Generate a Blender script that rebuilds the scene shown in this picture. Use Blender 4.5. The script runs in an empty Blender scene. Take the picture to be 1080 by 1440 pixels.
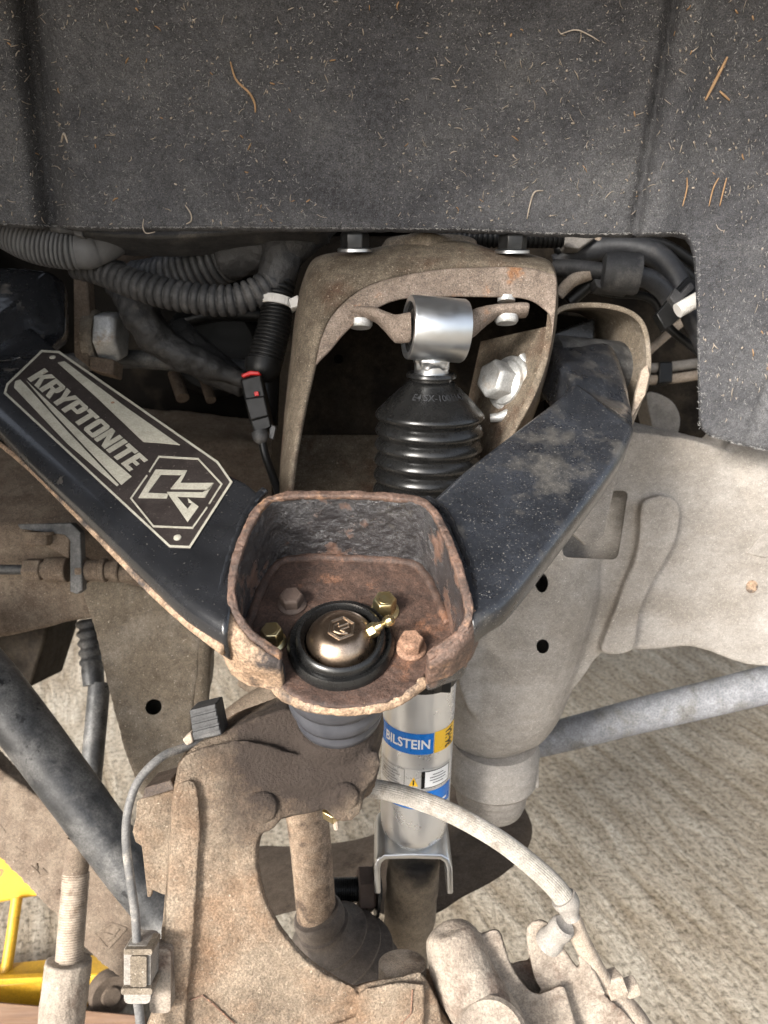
import bpy, bmesh, math, random
import numpy as np
from mathutils import Vector, Matrix, noise
from mathutils.geometry import tessellate_polygon
random.seed(7)
SC = bpy.context.scene
COL = SC.collection
R = math.radians
V = Vector
# ------------------------------------------------------------------ camera, sky, sun, exposure
PITCH = R(20); FPX = 1050.0; CAMH = 1.0
cd = bpy.data.cameras.new('camera'); cam = bpy.data.objects.new('camera', cd); COL.objects.link(cam)
cam.location = (0, 0, CAMH); cam.rotation_euler = (math.pi/2 - PITCH, 0, 0)
cd.sensor_fit = 'HORIZONTAL'; cd.sensor_width = 36; cd.lens = 36*FPX/1080
cd.clip_start = 0.01; cd.clip_end = 200
cd.dof.use_dof = True; cd.dof.focus_distance = .53; cd.dof.aperture_fstop = 14
SC.camera = cam
SUN = V((-0.56, -0.70, 0.44)).normalized()
w = bpy.data.worlds.new('World'); SC.world = w; w.use_nodes = True
sky = w.node_tree.nodes.new('ShaderNodeTexSky'); sky.sky_type = 'NISHITA'; sky.sun_disc = False
sky.sun_elevation = math.asin(SUN.z); sky.sun_rotation = math.atan2(SUN.x, SUN.y)
sky.air_density = 1.0; sky.dust_density = 3.0; sky.ozone_density = 1.0
bg = w.node_tree.nodes['Background']; bg.inputs[1].default_value = 0.145
hs = w.node_tree.nodes.new('ShaderNodeHueSaturation'); hs.inputs['Saturation'].default_value = .4
w.node_tree.links.new(sky.outputs[0], hs.inputs['Color']); w.node_tree.links.new(hs.outputs[0], bg.inputs[0])
sl = bpy.data.lights.new('sun', 'SUN'); so = bpy.data.objects.new('sun', sl); COL.objects.link(so)
sl.energy = 2.4; sl.angle = R(14); sl.color = (1.0, 0.96, 0.9)
so.rotation_euler = (-SUN).to_track_quat('-Z', 'Y').to_euler()
vs = SC.view_settings; vs.view_transform = 'Standard'; vs.look = 'None'; vs.gamma = 1.0; vs.use_curve_mapping = False
vs.exposure = 1.42
SC.cycles.max_bounces = 8
SC.cycles.use_denoising = True

# ------------------------------------------------------------------ picture <-> place
CAM = V((0, 0, CAMH)); RT = V((1, 0, 0))
FW = V((0, math.cos(PITCH), -math.sin(PITCH))); UP = V((0, math.sin(PITCH), math.cos(PITCH)))
def ray(x, y): return FW + RT*((x-540)/FPX) + UP*((720-y)/FPX)
def P(x, y, d): return CAM + ray(x, y)*d
def px(n, d): return n*d/FPX
def proj(p):
    q = p-CAM; d = q.dot(FW); return 540+FPX*q.dot(RT)/d, 720-FPX*q.dot(UP)/d, d
class Plane:
    def __init__(s, o, n): s.o = V(o); s.n = V(n).normalized()
    def __call__(s, x, y, h=0.0):
        r = ray(x, y); o = s.o+s.n*h
        return CAM + r*((o-CAM).dot(s.n)/r.dot(s.n))
def plane3(a, b, c):
    A, B_, C = P(*a), P(*b), P(*c); n = (B_-A).cross(C-A).normalized()
    if n.dot(CAM-A) < 0: n = -n
    return Plane(A, n)
# ------------------------------------------------------------------ mesh helpers
class MB:
    def __init__(s): s.v = []; s.f = []
    def add(s, vs, fs):
        o = len(s.v); s.v += [tuple(p) for p in vs]; s.f += [tuple(i+o for i in f) for f in fs]; return s
    def rings(s, rings, cap0=True, cap1=True, closed=False):
        n = len(rings[0]); vs = [p for r in rings for p in r]; fs = []
        m = len(rings); k = m if closed else m-1
        for i in range(k):
            a = i*n; b = ((i+1) % m)*n
            for j in range(n): fs.append((a+j, a+(j+1) % n, b+(j+1) % n, b+j))
        if not closed:
            if cap0: fs.append(tuple(range(n))[::-1])
            if cap1: fs.append(tuple(range((m-1)*n, m*n)))
        return s.add(vs, fs)
    def tube(s, pts, rad, n=16, caps=True, prof=None):
        pts = [V(p) for p in pts]; m = len(pts)
        if not hasattr(rad, '__len__'): rad = [rad]*m
        t0 = (pts[1]-pts[0]).normalized(); u = t0.orthogonal().normalized(); rs = []
        for i in range(m):
            t = (pts[min(i+1, m-1)]-pts[max(i-1, 0)])
            t = t.normalized() if t.length > 1e-9 else t0
            u = (u-t*u.dot(t)).normalized(); w_ = t.cross(u)
            rs.append([pts[i]+(u*math.cos(2*math.pi*j/n)+w_*math.sin(2*math.pi*j/n))*rad[i]*(prof[j % len(prof)] if prof else 1) for j in range(n)])
        return s.rings(rs, caps, caps)
    def lathe(s, c, ax, prof, n=40, cap0=True, cap1=True):
        ax = V(ax).normalized(); u = ax.orthogonal().normalized(); w_ = ax.cross(u)
        rs = [[V(c)+ax*t+(u*math.cos(2*math.pi*j/n)+w_*math.sin(2*math.pi*j/n))*r for j in range(n)] for t, r in prof]
        return s.rings(rs, cap0, cap1)
    def slab(s, front, back):
        """front: outline (3d points), back: vector or matching outline"""
        n = len(front); front = [V(p) for p in front]
        bk = [p+back for p in front] if isinstance(back, Vector) else [V(p) for p in back]
        tri = tessellate_polygon([front]); fs = [tuple(t) for t in tri]; fs2 = [tuple(i+n for i in t[::-1]) for t in tri]
        nrm = sum(((front[t[1]]-front[t[0]]).cross(front[t[2]]-front[t[0]]) for t in tri), V((0, 0, 0)))
        if nrm.dot(bk[0]-front[0]) > 0: fs, fs2 = [f[::-1] for f in fs], [f[::-1] for f in fs2]
        e = {}
        for f in fs:
            for i in range(3): e[(f[i], f[(i+1) % 3])] = 1
        sd = []
        for i in range(n):
            j = (i+1) % n
            if (i, j) in e: sd.append((j, i, i+n, j+n))
            elif (j, i) in e: sd.append((i, j, j+n, i+n))
        return s.add(front+bk, fs+fs2+sd)
    def box(s, c, ax, ay, az):
        c = V(c); vs = [c+ax*a+ay*b+az*d for a in (-1, 1) for b in (-1, 1) for d in (-1, 1)]
        return s.add(vs, [(0, 1, 3, 2), (4, 6, 7, 5), (0, 4, 5, 1), (2, 3, 7, 6), (0, 2, 6, 4), (1, 5, 7, 3)])
    def hexhead(s, c, ax, r, h, ch=0.16):
        ax = V(ax).normalized(); u = ax.orthogonal().normalized(); w_ = ax.cross(u)
        def ring(t, rr): return [V(c)+ax*t+(u*math.cos(math.pi*j/3+.3)+w_*math.sin(math.pi*j/3+.3))*rr for j in range(6)]
        return s.rings([ring(0, r), ring(h*(1-ch), r), ring(h, r*.86)])
    def mesh(s, name, base=V((0, 0, 0))):
        me = bpy.data.meshes.new(name); me.from_pydata([(p[0]-base.x, p[1]-base.y, p[2]-base.z) for p in s.v], [], s.f)
        bm = bmesh.new(); bm.from_mesh(me); bmesh.ops.recalc_face_normals(bm, faces=bm.faces); bm.to_mesh(me); bm.free()
        me.update(); return me
def link(name, me, parent=None, mat=None, smooth=40):
    o = bpy.data.objects.new(name, me); COL.objects.link(o)
    if parent: o.parent = parent
    if mat: me.materials.clear(); me.materials.append(mat)
    me.shade_smooth()
    if smooth < 179: me.set_sharp_from_angle(angle=R(smooth))
    return o
def base_of(parent):
    b = V((0, 0, 0))
    while parent: b += parent.location; parent = parent.parent
    return b
def build(mb, name, mat, parent=None, bevel=0, seg=2, sub=0, solid=0, smooth=40, soff=-1, lab=None):
    o = link(name, mb.mesh(name, base_of(parent)), parent, mat, smooth)
    if solid: m = o.modifiers.new('solid', 'SOLIDIFY'); m.thickness = solid; m.offset = soff
    if bevel: m = o.modifiers.new('bevel', 'BEVEL'); m.width = bevel; m.segments = seg; m.limit_method = 'ANGLE'; m.angle_limit = R(30); m.harden_normals = False
    if sub: m = o.modifiers.new('sub', 'SUBSURF'); m.levels = sub; m.render_levels = sub
    if lab: o['label'] = lab
    return o
def bake(o):
    dg = bpy.context.evaluated_depsgraph_get(); me = bpy.data.meshes.new_from_object(o.evaluated_get(dg)); return me
def cast(mb, name, mat, parent=None, voxel=.0025, smooth=6, rough=(.0006, 180), big=(.0012, 40), cuts=(), lab=None, fac=.5):
    """a casting: the shapes melted into one skin, softened and given a sand-cast surface"""
    me = mb.mesh('tmp'); o = bpy.data.objects.new('tmp', me); COL.objects.link(o)
    m = o.modifiers.new('r', 'REMESH'); m.mode = 'VOXEL'; m.voxel_size = voxel
    m = o.modifiers.new('s', 'SMOOTH'); m.factor = fac; m.iterations = smooth
    cs = []
    for i, c in enumerate(cuts):
        co = bpy.data.objects.new('cut', c.mesh('cut')); COL.objects.link(co); cs.append(co)
        m = o.modifiers.new('b', 'BOOLEAN'); m.operation = 'DIFFERENCE'; m.object = co; m.solver = 'EXACT'
    me2 = bake(o); bpy.data.objects.remove(o)
    for c in cs: bpy.data.objects.remove(c)
    b = base_of(parent); n = len(me2.vertices)
    co = np.empty(n*3, np.float32); me2.vertices.foreach_get('co', co); co = co.reshape(-1, 3)
    nr = np.array([v.normal[:] for v in me2.vertices], np.float32)
    a1, s1 = rough; a2, s2 = big
    h = np.array([noise.noise(V(p)*s1)*a1 + noise.noise(V(p)*s2)*a2 for p in co], np.float32)
    co = co + nr*h[:, None] - np.array(b[:], np.float32)
    me2.vertices.foreach_set('co', co.ravel()); me2.update()
    o = link(name, me2, parent, mat, 60)
    if lab: o['label'] = lab
    return o
def thing(name, label, cat, at, group=None):
    o = bpy.data.objects.new(name, None); COL.objects.link(o); o.location = at if isinstance(at, Vector) else P(*at)
    o.empty_display_size = .02
    o['label'] = label; o['category'] = cat
    if group: o['group'] = group
    bpy.context.view_layer.update(); return o
def tag(o, label, cat, group=None):
    o['label'] = label; o['category'] = cat
    if group: o['group'] = group
    return o
def spline(pts, n=8, closed=False):
    pts = [np.array(p, float) for p in pts]; out = []; m = len(pts)
    rng = range(m) if closed else range(m-1)
    for i in rng:
        if closed: p0, p1, p2, p3 = pts[i-1], pts[i], pts[(i+1) % m], pts[(i+2) % m]
        else: p0, p1, p2, p3 = pts[max(i-1, 0)], pts[i], pts[i+1], pts[min(i+2, m-1)]
        for k in range(n):
            t = k/n
            out.append(.5*((2*p1)+(-p0+p2)*t+(2*p0-5*p1+4*p2-p3)*t*t+(-p0+3*p1-3*p2+p3)*t**3))
    if not closed: out.append(pts[-1])
    return out
def path(pts, n=8):
    """pts: (x, y, d[, r_px]) -> world points, radii in metres"""
    s = spline(pts, n); return [P(*q[:3]) for q in s], [px(q[3], q[2]) for q in s] if len(pts[0]) > 3 else None
def round_poly(pts, r, k=4):
    out = []; n = len(pts)
    for i in range(n):
        p = V(pts[i]); a = V(pts[i-1])-p; b = V(pts[(i+1) % n])-p
        rr = r[i] if hasattr(r, '__len__') else r
        A = p+a.normalized()*min(rr, a.length*.48); B = p+b.normalized()*min(rr, b.length*.48)
        for j in range(k+1):
            t = j/k; out.append(A*(1-t)**2+p*2*t*(1-t)+B*t*t)
    return out
def resample(pts, step):
    out = [pts[0]]; acc = 0
    for a, b in zip(pts, pts[1:]):
        l = (b-a).length
        while acc+step <= l+1e-12 and l > 0:
            acc += step; out.append(a.lerp(b, acc/l))
        acc -= l
    return out
def conduit(mb, pts, pitch=.0036, amp=.12, n=18, duty=.62):
    p, r = path(pts, 14); step = pitch/8
    L = [0]
    for a, b in zip(p, p[1:]): L.append(L[-1]+(b-a).length)
    q = resample(p, step); rr = np.interp([i*step for i in range(len(q))], L, r)
    k = [-.7, .7, 1, 1.04, 1.04, 1, .7, -.7]
    mb.tube(q, [x*(1+amp*(k[i % 8]-.6)) for i, x in enumerate(rr)], n)
    return mb
# ------------------------------------------------------------------ materials
def mat(name, c1, c2=None, c3=None, scale=60, scale3=25, cut3=.6, soft3=.12, rough=.75, metal=0.0, bump=.25, bscale=500, bdist=.0006,
        speck=None, sscale=700, scut=.64, rough3=None, metal3=0, stretch=None, grain=0, gscale=900, coat=0, sheen=0, spec=.5, stain=None):
    m = bpy.data.materials.new(name); m.use_nodes = True; nt = m.node_tree; N = nt.nodes; L = nt.links
    b = N['Principled BSDF']; tc = N.new('ShaderNodeTexCoord'); src = tc.outputs['Object']
    if stretch:
        mp = N.new('ShaderNodeMapping'); L.new(src, mp.inputs[0]); mp.inputs['Scale'].default_value = stretch[:3]
        if len(stretch) > 3: mp.inputs['Rotation'].default_value = stretch[3]
        src = mp.outputs[0]
    def nz(s, det=6, r=.6):
        t = N.new('ShaderNodeTexNoise'); t.inputs['Scale'].default_value = s; t.inputs['Detail'].default_value = det; t.inputs['Roughness'].default_value = r
        L.new(src, t.inputs['Vector']); return t.outputs['Fac']
    def ramp(f, a, c):
        t = N.new('ShaderNodeMapRange'); t.inputs[1].default_value = a; t.inputs[2].default_value = c; L.new(f, t.inputs[0]); return t.outputs[0]
    def mix(f, a, c):
        t = N.new('ShaderNodeMix'); t.data_type = 'RGBA'; L.new(f, t.inputs[0])
        for k, q in ((6, a), (7, c)):
            if isinstance(q, tuple): t.inputs[k].default_value = (*q, 1)
            else: L.new(q, t.inputs[k])
        return t.outputs[2]
    def mixf(f, a, c):
        t = N.new('ShaderNodeMix'); L.new(f, t.inputs[0])
        for k, q in ((2, a), (3, c)):
            if isinstance(q, (int, float)): t.inputs[k].default_value = q
            else: L.new(q, t.inputs[k])
        return t.outputs[0]
    col = c1 if c2 is None else mix(ramp(nz(scale), .32, .68), c1, c2)
    r_, me_ = rough, metal
    if c3:
        f3 = ramp(nz(scale3, 8, .65), cut3-soft3/2, cut3+soft3/2); col = mix(f3, col, c3)
        if rough3 is not None: r_ = mixf(f3, rough, rough3)
        if metal: me_ = mixf(f3, metal, metal3)
    if speck: 
        fs = ramp(nz(sscale, 3, .6), scut-.02, scut+.03); col = mix(fs, col, speck)
    if grain:
        gm = N.new('ShaderNodeMix'); gm.data_type = 'RGBA'; gm.blend_type = 'MULTIPLY'; gm.inputs[0].default_value = 1
        if isinstance(col, tuple): gm.inputs[6].default_value = (*col, 1)
        else: L.new(col, gm.inputs[6])
        g1 = mix(ramp(nz(gscale, 4, .7), .36, .64), (1-grain,)*3, (1+grain*.75,)*3)
        g2 = mix(ramp(nz(gscale*.22, 5, .65), .36, .64), (1-grain*.45,)*3, (1+grain*.35,)*3)
        g3 = N.new('ShaderNodeMix'); g3.data_type = 'RGBA'; g3.blend_type = 'MULTIPLY'; g3.inputs[0].default_value = 1; L.new(g1, g3.inputs[6]); L.new(g2, g3.inputs[7])
        L.new(g3.outputs[2], gm.inputs[7]); col = gm.outputs[2]
    if stain:      # a patch of oil with its own shape: (centre, inner radius, outer radius, colour)
        ob_ = N.new('ShaderNodeVectorMath'); ob_.operation = 'DISTANCE'; L.new(tc.outputs['Object'], ob_.inputs[0]); ob_.inputs[1].default_value = stain[0]
        ad = N.new('ShaderNodeMath'); ad.operation = 'MULTIPLY_ADD'; L.new(nz(45, 6, .7), ad.inputs[0]); ad.inputs[1].default_value = stain[2]*.9; L.new(ob_.outputs['Value'], ad.inputs[2])
        fs = ramp(ad.outputs[0], stain[1]+stain[2]*.45, stain[2]*1.45); col = mix(fs, stain[3], col)
    if isinstance(col, tuple): b.inputs['Base Color'].default_value = (*col, 1)
    else: L.new(col, b.inputs['Base Color'])
    rv = mixf(ramp(nz(scale*2.3), .35, .65), .85, 1.12)
    mm = N.new('ShaderNodeMath'); mm.operation = 'MULTIPLY'; L.new(rv, mm.inputs[0])
    if isinstance(r_, (int, float)): mm.inputs[1].default_value = r_
    else: L.new(r_, mm.inputs[1])
    mm.use_clamp = True; L.new(mm.outputs[0], b.inputs['Roughness'])
    if isinstance(me_, (int, float)): b.inputs['Metallic'].default_value = me_
    else: L.new(me_, b.inputs['Metallic'])
    b.inputs['Specular IOR Level'].default_value = spec
    if coat: b.inputs['Coat Weight'].default_value = coat; b.inputs['Coat Roughness'].default_value = .15
    if sheen: b.inputs['Sheen Weight'].default_value = sheen
    if bump:
        bp = N.new('ShaderNodeBump'); bp.inputs['Strength'].default_value = bump; bp.inputs['Distance'].default_value = bdist
        L.new(nz(bscale, 8, .65), bp.inputs['Height']); L.new(bp.outputs[0], b.inputs['Normal'])
    return m
M = {}
KSTAIN = P(430, 1050, .50)-P(400, 1440, .56)
M['felt'] = mat('liner_felt', (.066, .067, .074), (.1, .101, .109), (.15, .151, .157), scale=14, scale3=9, cut3=.58, soft3=.3, rough=1, bump=.7, bscale=900, bdist=.0015, speck=(.22, .21, .2), sscale=700, scut=.65, spec=.1, grain=.5, gscale=1000)
M['lint_tan'] = mat('lint_tan', (.34, .29, .235), (.5, .43, .36), rough=1, bump=0, scale=200)
M['lint_grey'] = mat('lint_grey', (.26, .26, .255), (.4, .39, .38), rough=1, bump=0, scale=200)
M['straw'] = mat('straw', (.34, .2, .1), (.46, .3, .17), rough=.8, bump=.2, scale=200)
M['dusty_frame'] = mat('dusty_frame', grain=0.35, c1=(.135, .11, .082), c2=(.2, .165, .125), c3=(.26, .225, .185), scale=45, scale3=18, cut3=.58, soft3=.2, rough=.92, bump=.5, bscale=450, speck=(.42, .37, .31), sscale=520, scut=.66, spec=.25)
M['grey_frame'] = mat('grey_frame', c1=(.25, .228, .203), c2=(.335, .31, .282), c3=(.19, .165, .137), scale=20, scale3=9, cut3=.58, soft3=.3, rough=.82, bump=.5, bscale=420, bdist=.001, speck=(.46, .43, .39), sscale=520, scut=.65, spec=.35, stretch=(1, 1, 1.8), grain=.26, gscale=750)
M['rail'] = mat('dusty_rail', grain=0.38, c1=(.135, .1, .075), c2=(.2, .16, .122), c3=(.08, .058, .043), scale=40, scale3=16, cut3=.62, soft3=.15, rough=.95, bump=.5, bscale=380, speck=(.38, .32, .26), sscale=500, scut=.68, spec=.2)
M['tower'] = mat('tower_cast', grain=0.45, c1=(.11, .088, .065), c2=(.2, .165, .125), c3=(.1, .062, .042), scale=55, scale3=20, cut3=.6, soft3=.15, rough=.9, bump=.6, bscale=500, speck=(.34, .29, .23), sscale=520, scut=.65, spec=.25)
M['flange'] = mat('tower_flange', grain=0.45, c1=(.16, .125, .1), c2=(.25, .2, .165), c3=(.27, .14, .075), scale=60, scale3=40, cut3=.63, soft3=.1, rough=.85, bump=.6, bscale=600, speck=(.4, .35, .29), sscale=600, scut=.66, spec=.3)
M['knuckle'] = mat('knuckle_iron', c1=(.17, .13, .095), c2=(.36, .288, .215), c3=(.25, .15, .088), scale=24, scale3=16, cut3=.57, soft3=.3, rough=.95, bump=1.0, bscale=480, bdist=.003, speck=(.42, .35, .27), sscale=420, scut=.67, spec=.3, grain=.34, gscale=650, stain=(KSTAIN, .04, .10, (.045, .034, .028)))
M['knuckle_dark'] = mat('knuckle_oily', grain=0.45, c1=(.055, .038, .03), c2=(.1, .075, .058), c3=(.2, .14, .095), scale=50, scale3=24, cut3=.63, soft3=.12, rough=.6, bump=.8, bscale=520, bdist=.001, spec=.4)
M['caliper'] = mat('caliper_iron', c1=(.22, .18, .145), c2=(.36, .31, .255), c3=(.12, .08, .06), scale=40, scale3=26, cut3=.58, soft3=.16, rough=.85, bump=.7, bscale=420, bdist=.0016, spec=.3, grain=.3, gscale=600)
M['rust'] = mat('rusty_steel', grain=0.55, c1=(.14, .075, .05), c2=(.26, .15, .1), c3=(.09, .065, .055), scale=55, scale3=30, cut3=.56, soft3=.14, rough=.7, bump=.9, bscale=330, bdist=.0012, speck=(.4, .22, .12), sscale=300, scut=.67, spec=.45)
M['rim'] = mat('rim_steel', c1=(.06, .04, .032), c2=(.16, .095, .068), c3=(.33, .19, .11), scale=80, scale3=45, cut3=.63, soft3=.12, rough=.5, bump=1.0, bscale=420, bdist=.0016, spec=.6, grain=.5, gscale=600)
M['cup'] = mat('cup_paint', c1=(.02, .02, .023), c2=(.06, .058, .06), c3=(.135, .072, .048), scale=60, scale3=30, cut3=.55, soft3=.06, rough=.2, rough3=.62, bump=1.0, bscale=150, bdist=.004, spec=.9, grain=.4, gscale=500, coat=.3)
M['arm'] = mat('arm_black_paint', (.009, .0095, .011), (.018, .019, .022), (.16, .14, .115), scale=30, scale3=26, cut3=.7, soft3=.12, rough=.26, rough3=.8, bump=.15, bscale=300, speck=(.16, .15, .135), sscale=600, scut=.7, coat=.45)
M['arm_dusty'] = mat('arm_dusty_paint', grain=0.3, c1=(.012, .0135, .017), c2=(.026, .029, .036), c3=(.12, .11, .095), scale=30, scale3=24, cut3=.64, soft3=.26, rough=.3, rough3=.85, bump=.25, bscale=420, speck=(.17, .162, .15), sscale=750, scut=.645, coat=.35)
M['arm_rust'] = mat('arm_bare_edge', c1=(.25, .165, .105), c2=(.4, .285, .195), c3=(.06, .05, .047), scale=60, scale3=40, cut3=.55, soft3=.12, rough=.7, bump=.9, bscale=420, bdist=.001, spec=.4, grain=.5, gscale=600)
M['badge'] = mat('badge_dark', grain=0.25, speck=(.22, .2, .17), sscale=500, scut=.68, c1=(.035, .028, .026), c2=(.055, .045, .042), c3=(.022, .017, .016), scale=40, scale3=30, cut3=.6, rough=.45, metal=.3, bump=.1)
M['badge_light'] = mat('badge_light', grain=0.2, c1=(.33, .315, .26), c2=(.42, .4, .335), c3=(.2, .155, .11), scale=60, scale3=45, cut3=.7, rough=.5, bump=.1)
M['rubber'] = mat('rubber_black', (.006, .006, .006), (.012, .012, .012), rough=.28, bump=.05, spec=.5)
M['rubber_grey'] = mat('rubber_grey', c1=(.022, .023, .026), c2=(.045, .046, .05), c3=(.1, .09, .08), scale=60, scale3=30, cut3=.66, rough=.5, bump=.3, grain=.3)
M['zinc'] = mat('zinc_plate', (.66, .68, .7), (.72, .74, .76), rough=.36, metal=1, bump=.03, scale=60)
M['zinc_dull'] = mat('zinc_dull', (.42, .42, .41), (.6, .6, .59), (.3, .24, .18), scale=60, scale3=40, cut3=.6, rough=.5, metal=.55, bump=.3, grain=.25)
M['alu'] = mat('shock_silver', (.8, .82, .85), (.86, .88, .9), rough=.3, metal=.8, bump=.03, scale=20)
M['black_plastic'] = mat('black_plastic', (.006, .006, .006), (.012, .012, .012), (.05, .047, .044), scale=40, scale3=50, cut3=.7, rough=.42, bump=.15, spec=.3)
M['dusty_plastic'] = mat('dusty_plastic', grain=0.35, c1=(.03, .03, .031), c2=(.06, .059, .06), c3=(.11, .105, .1), scale=60, scale3=35, cut3=.6, rough=.6, bump=.2)
M['grey_plastic'] = mat('grey_conduit', (.09, .09, .092), (.14, .14, .142), rough=.65, bump=.15, scale=60)
M['tape'] = mat('tape', grain=0.3, c1=(.02, .0195, .02), c2=(.045, .044, .044), c3=(.08, .075, .07), scale=70, scale3=60, cut3=.64, rough=.55, bump=.8, bscale=160, bdist=.002)
M['red'] = mat('red_plastic', (.55, .02, .02), rough=.4, bump=0)
M['white_plastic'] = mat('white_plastic', (.62, .6, .56), (.75, .73, .7), rough=.5, bump=.1)
M['gold'] = mat('gold_zinc', (.6, .47, .22), (.72, .62, .38), (.5, .5, .32), scale=60, scale3=70, cut3=.58, rough=.32, metal=1, metal3=1, bump=.1)
M['bronze'] = mat('dome_bronze', c1=(.34, .25, .18), c2=(.46, .36, .28), c3=(.22, .15, .1), scale=50, scale3=40, cut3=.6, rough=.3, metal=1, metal3=1, bump=.1, grain=.15)
M['rust_bolt'] = mat('rust_bolt', grain=0.5, c1=(.2, .11, .07), c2=(.3, .18, .12), rough=.8, bump=.8, bscale=500)
M['dark_bolt'] = mat('dark_bolt', (.06, .04, .032), (.1, .07, .055), rough=.7, bump=.6)
M['black_steel'] = mat('black_steel', (.02, .02, .02), (.04, .04, .04), rough=.35, metal=.6, bump=.1)
M['dark_tube'] = mat('dark_tube', c1=(.02, .021, .023), c2=(.055, .056, .058), c3=(.16, .155, .148), scale=30, scale3=24, cut3=.56, soft3=.25, rough=.5, bump=.4, bscale=300, speck=(.006, .006, .007), sscale=70, scut=.66, grain=.4, gscale=500)
M['sway'] = mat('sway_bar', c1=(.16, .165, .18), c2=(.22, .225, .24), c3=(.13, .127, .124), scale=30, scale3=26, cut3=.58, rough=.75, bump=.4, grain=.35, gscale=500)
M['hose'] = mat('brake_hose', c1=(.25, .23, .2), c2=(.34, .315, .28), c3=(.2, .17, .14), scale=50, scale3=40, cut3=.6, rough=.85, bump=.3, grain=.3)
M['pale'] = mat('pale_dusty', (.22, .2, .175), (.3, .275, .248), rough=.85, bump=.6, bscale=500, grain=.25)
M['tan_steel'] = mat('tan_steel', grain=0.35, c1=(.3, .24, .185), c2=(.42, .35, .28), c3=(.2, .15, .11), scale=60, scale3=35, rough=.9, bump=.5)
M['axle'] = mat('axle_rust', grain=0.5, c1=(.2, .135, .09), c2=(.33, .25, .18), c3=(.1, .07, .05), scale=90, scale3=40, cut3=.58, rough=.85, bump=.6)
M['cable'] = mat('sensor_cable', grain=0.3, c1=(.1, .1, .1), c2=(.2, .19, .18), c3=(.33, .3, .26), scale=70, scale3=50, cut3=.6, rough=.6, bump=.3)
M['yellow'] = mat('yellow_paint', c1=(.5, .27, .01), c2=(.6, .34, .016), c3=(.16, .1, .05), scale=15, scale3=45, cut3=.66, soft3=.06, rough=.5, bump=.3, grain=.25)
M['wood'] = mat('wood', (.11, .06, .035), (.18, .105, .06), rough=.8, bump=.5, scale=12, stretch=(1, 14, 14))
M['dark_inner'] = mat('inner_shade_black', (.004, .0037, .0034), (.009, .008, .007), (.018, .015, .012), scale=18, scale3=14, cut3=.62, rough=.9, bump=.5, bscale=120, spec=.03)  # near-black base colour stands in for shade in the engine gap
M['blue'] = mat('label_blue', (.01, .16, .55), rough=.3, bump=0)
M['lab_yellow'] = mat('label_yellow', (.85, .5, .03), rough=.3, bump=0)
M['lab_white'] = mat('label_white', (.82, .82, .82), rough=.3, bump=0)
M['lab_silver'] = mat('label_silver', (.62, .62, .62), rough=.3, metal=.5, bump=0)
M['lab_black'] = mat('label_black', (.01, .01, .01), rough=.3, bump=0)
M['magenta'] = mat('grease_magenta', (.16, .005, .05), rough=.2, bump=.3)
def concrete():
    m = bpy.data.materials.new('broomed_concrete'); m.use_nodes = True; nt = m.node_tree; N = nt.nodes; L = nt.links; b = N['Principled BSDF']
    tc = N.new('ShaderNodeTexCoord')
    def mp(rot, sc):
        q = N.new('ShaderNodeMapping'); q.inputs['Rotation'].default_value = (0, 0, rot); q.inputs['Scale'].default_value = sc; L.new(tc.outputs['Object'], q.inputs[0]); return q.outputs[0]
    def nz(v, s, d=5, r=.6, dist=0):
        t = N.new('ShaderNodeTexNoise'); t.inputs['Scale'].default_value = s; t.inputs['Detail'].default_value = d; t.inputs['Roughness'].default_value = r; t.inputs['Distortion'].default_value = dist; L.new(v, t.inputs['Vector']); return t.outputs['Fac']
    def cr(f, stops):
        t = N.new('ShaderNodeValToRGB'); e = t.color_ramp.elements
        for i, (p, c) in enumerate(stops):
            x = e[i] if i < 2 else e.new(p); x.position = p; x.color = (*c, 1)
        L.new(f, t.inputs[0]); return t.outputs[0]
    st0 = mp(R(66), (1, 1, 1)); q = N.new('ShaderNodeMapping'); q.inputs['Scale'].default_value = (1.0, 5.0, 1.0); L.new(st0, q.inputs[0]); st = q.outputs[0]; pl = mp(0, (1, 1, 1))
    a = nz(st, 6, 9, .62, .5); g = nz(pl, 110, 6, .75); big = nz(pl, 3.0, 5)
    c = cr(a, [(.32, (.215, .172, .122)), (.5, (.325, .28, .22)), (.68, (.415, .372, .308))])
    c2 = cr(g, [(.38, (.45, .44, .42)), (.5, (1, 1, 1)), (.62, (1.25, 1.25, 1.25))]); c3 = cr(big, [(.3, (.82, .8, .77)), (.7, (1.1, 1.1, 1.1))])
    def mul(x, y):
        t = N.new('ShaderNodeMix'); t.data_type = 'RGBA'; t.blend_type = 'MULTIPLY'; t.inputs[0].default_value = 1; L.new(x, t.inputs[6]); L.new(y, t.inputs[7]); return t.outputs[2]
    L.new(mul(mul(c, c2), c3), b.inputs['Base Color']); b.inputs['Roughness'].default_value = .95; b.inputs['Specular IOR Level'].default_value = .2
    h = N.new('ShaderNodeMath'); h.operation = 'ADD'; L.new(a, h.inputs[0])
    g2 = N.new('ShaderNodeMath'); g2.operation = 'MULTIPLY'; g2.inputs[1].default_value = .5; L.new(g, g2.inputs[0]); L.new(g2.outputs[0], h.inputs[1])
    bp = N.new('ShaderNodeBump'); bp.inputs['Strength'].default_value = .9; bp.inputs['Distance'].default_value = .008; L.new(h.outputs[0], bp.inputs['Height']); L.new(bp.outputs[0], b.inputs['Normal'])
    return m
M['boot_brown'] = mat('dusty_boot', (.07, .056, .047), (.11, .09, .075), (.05, .04, .034), scale=50, scale3=30, rough=.75, bump=.3, grain=.3)
M['brown_cast'] = mat('brown_casting', (.085, .064, .048), (.13, .1, .076), (.06, .043, .032), scale=36, scale3=16, cut3=.6, rough=.9, bump=.5, bscale=300, grain=.35, spec=.2)
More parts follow.
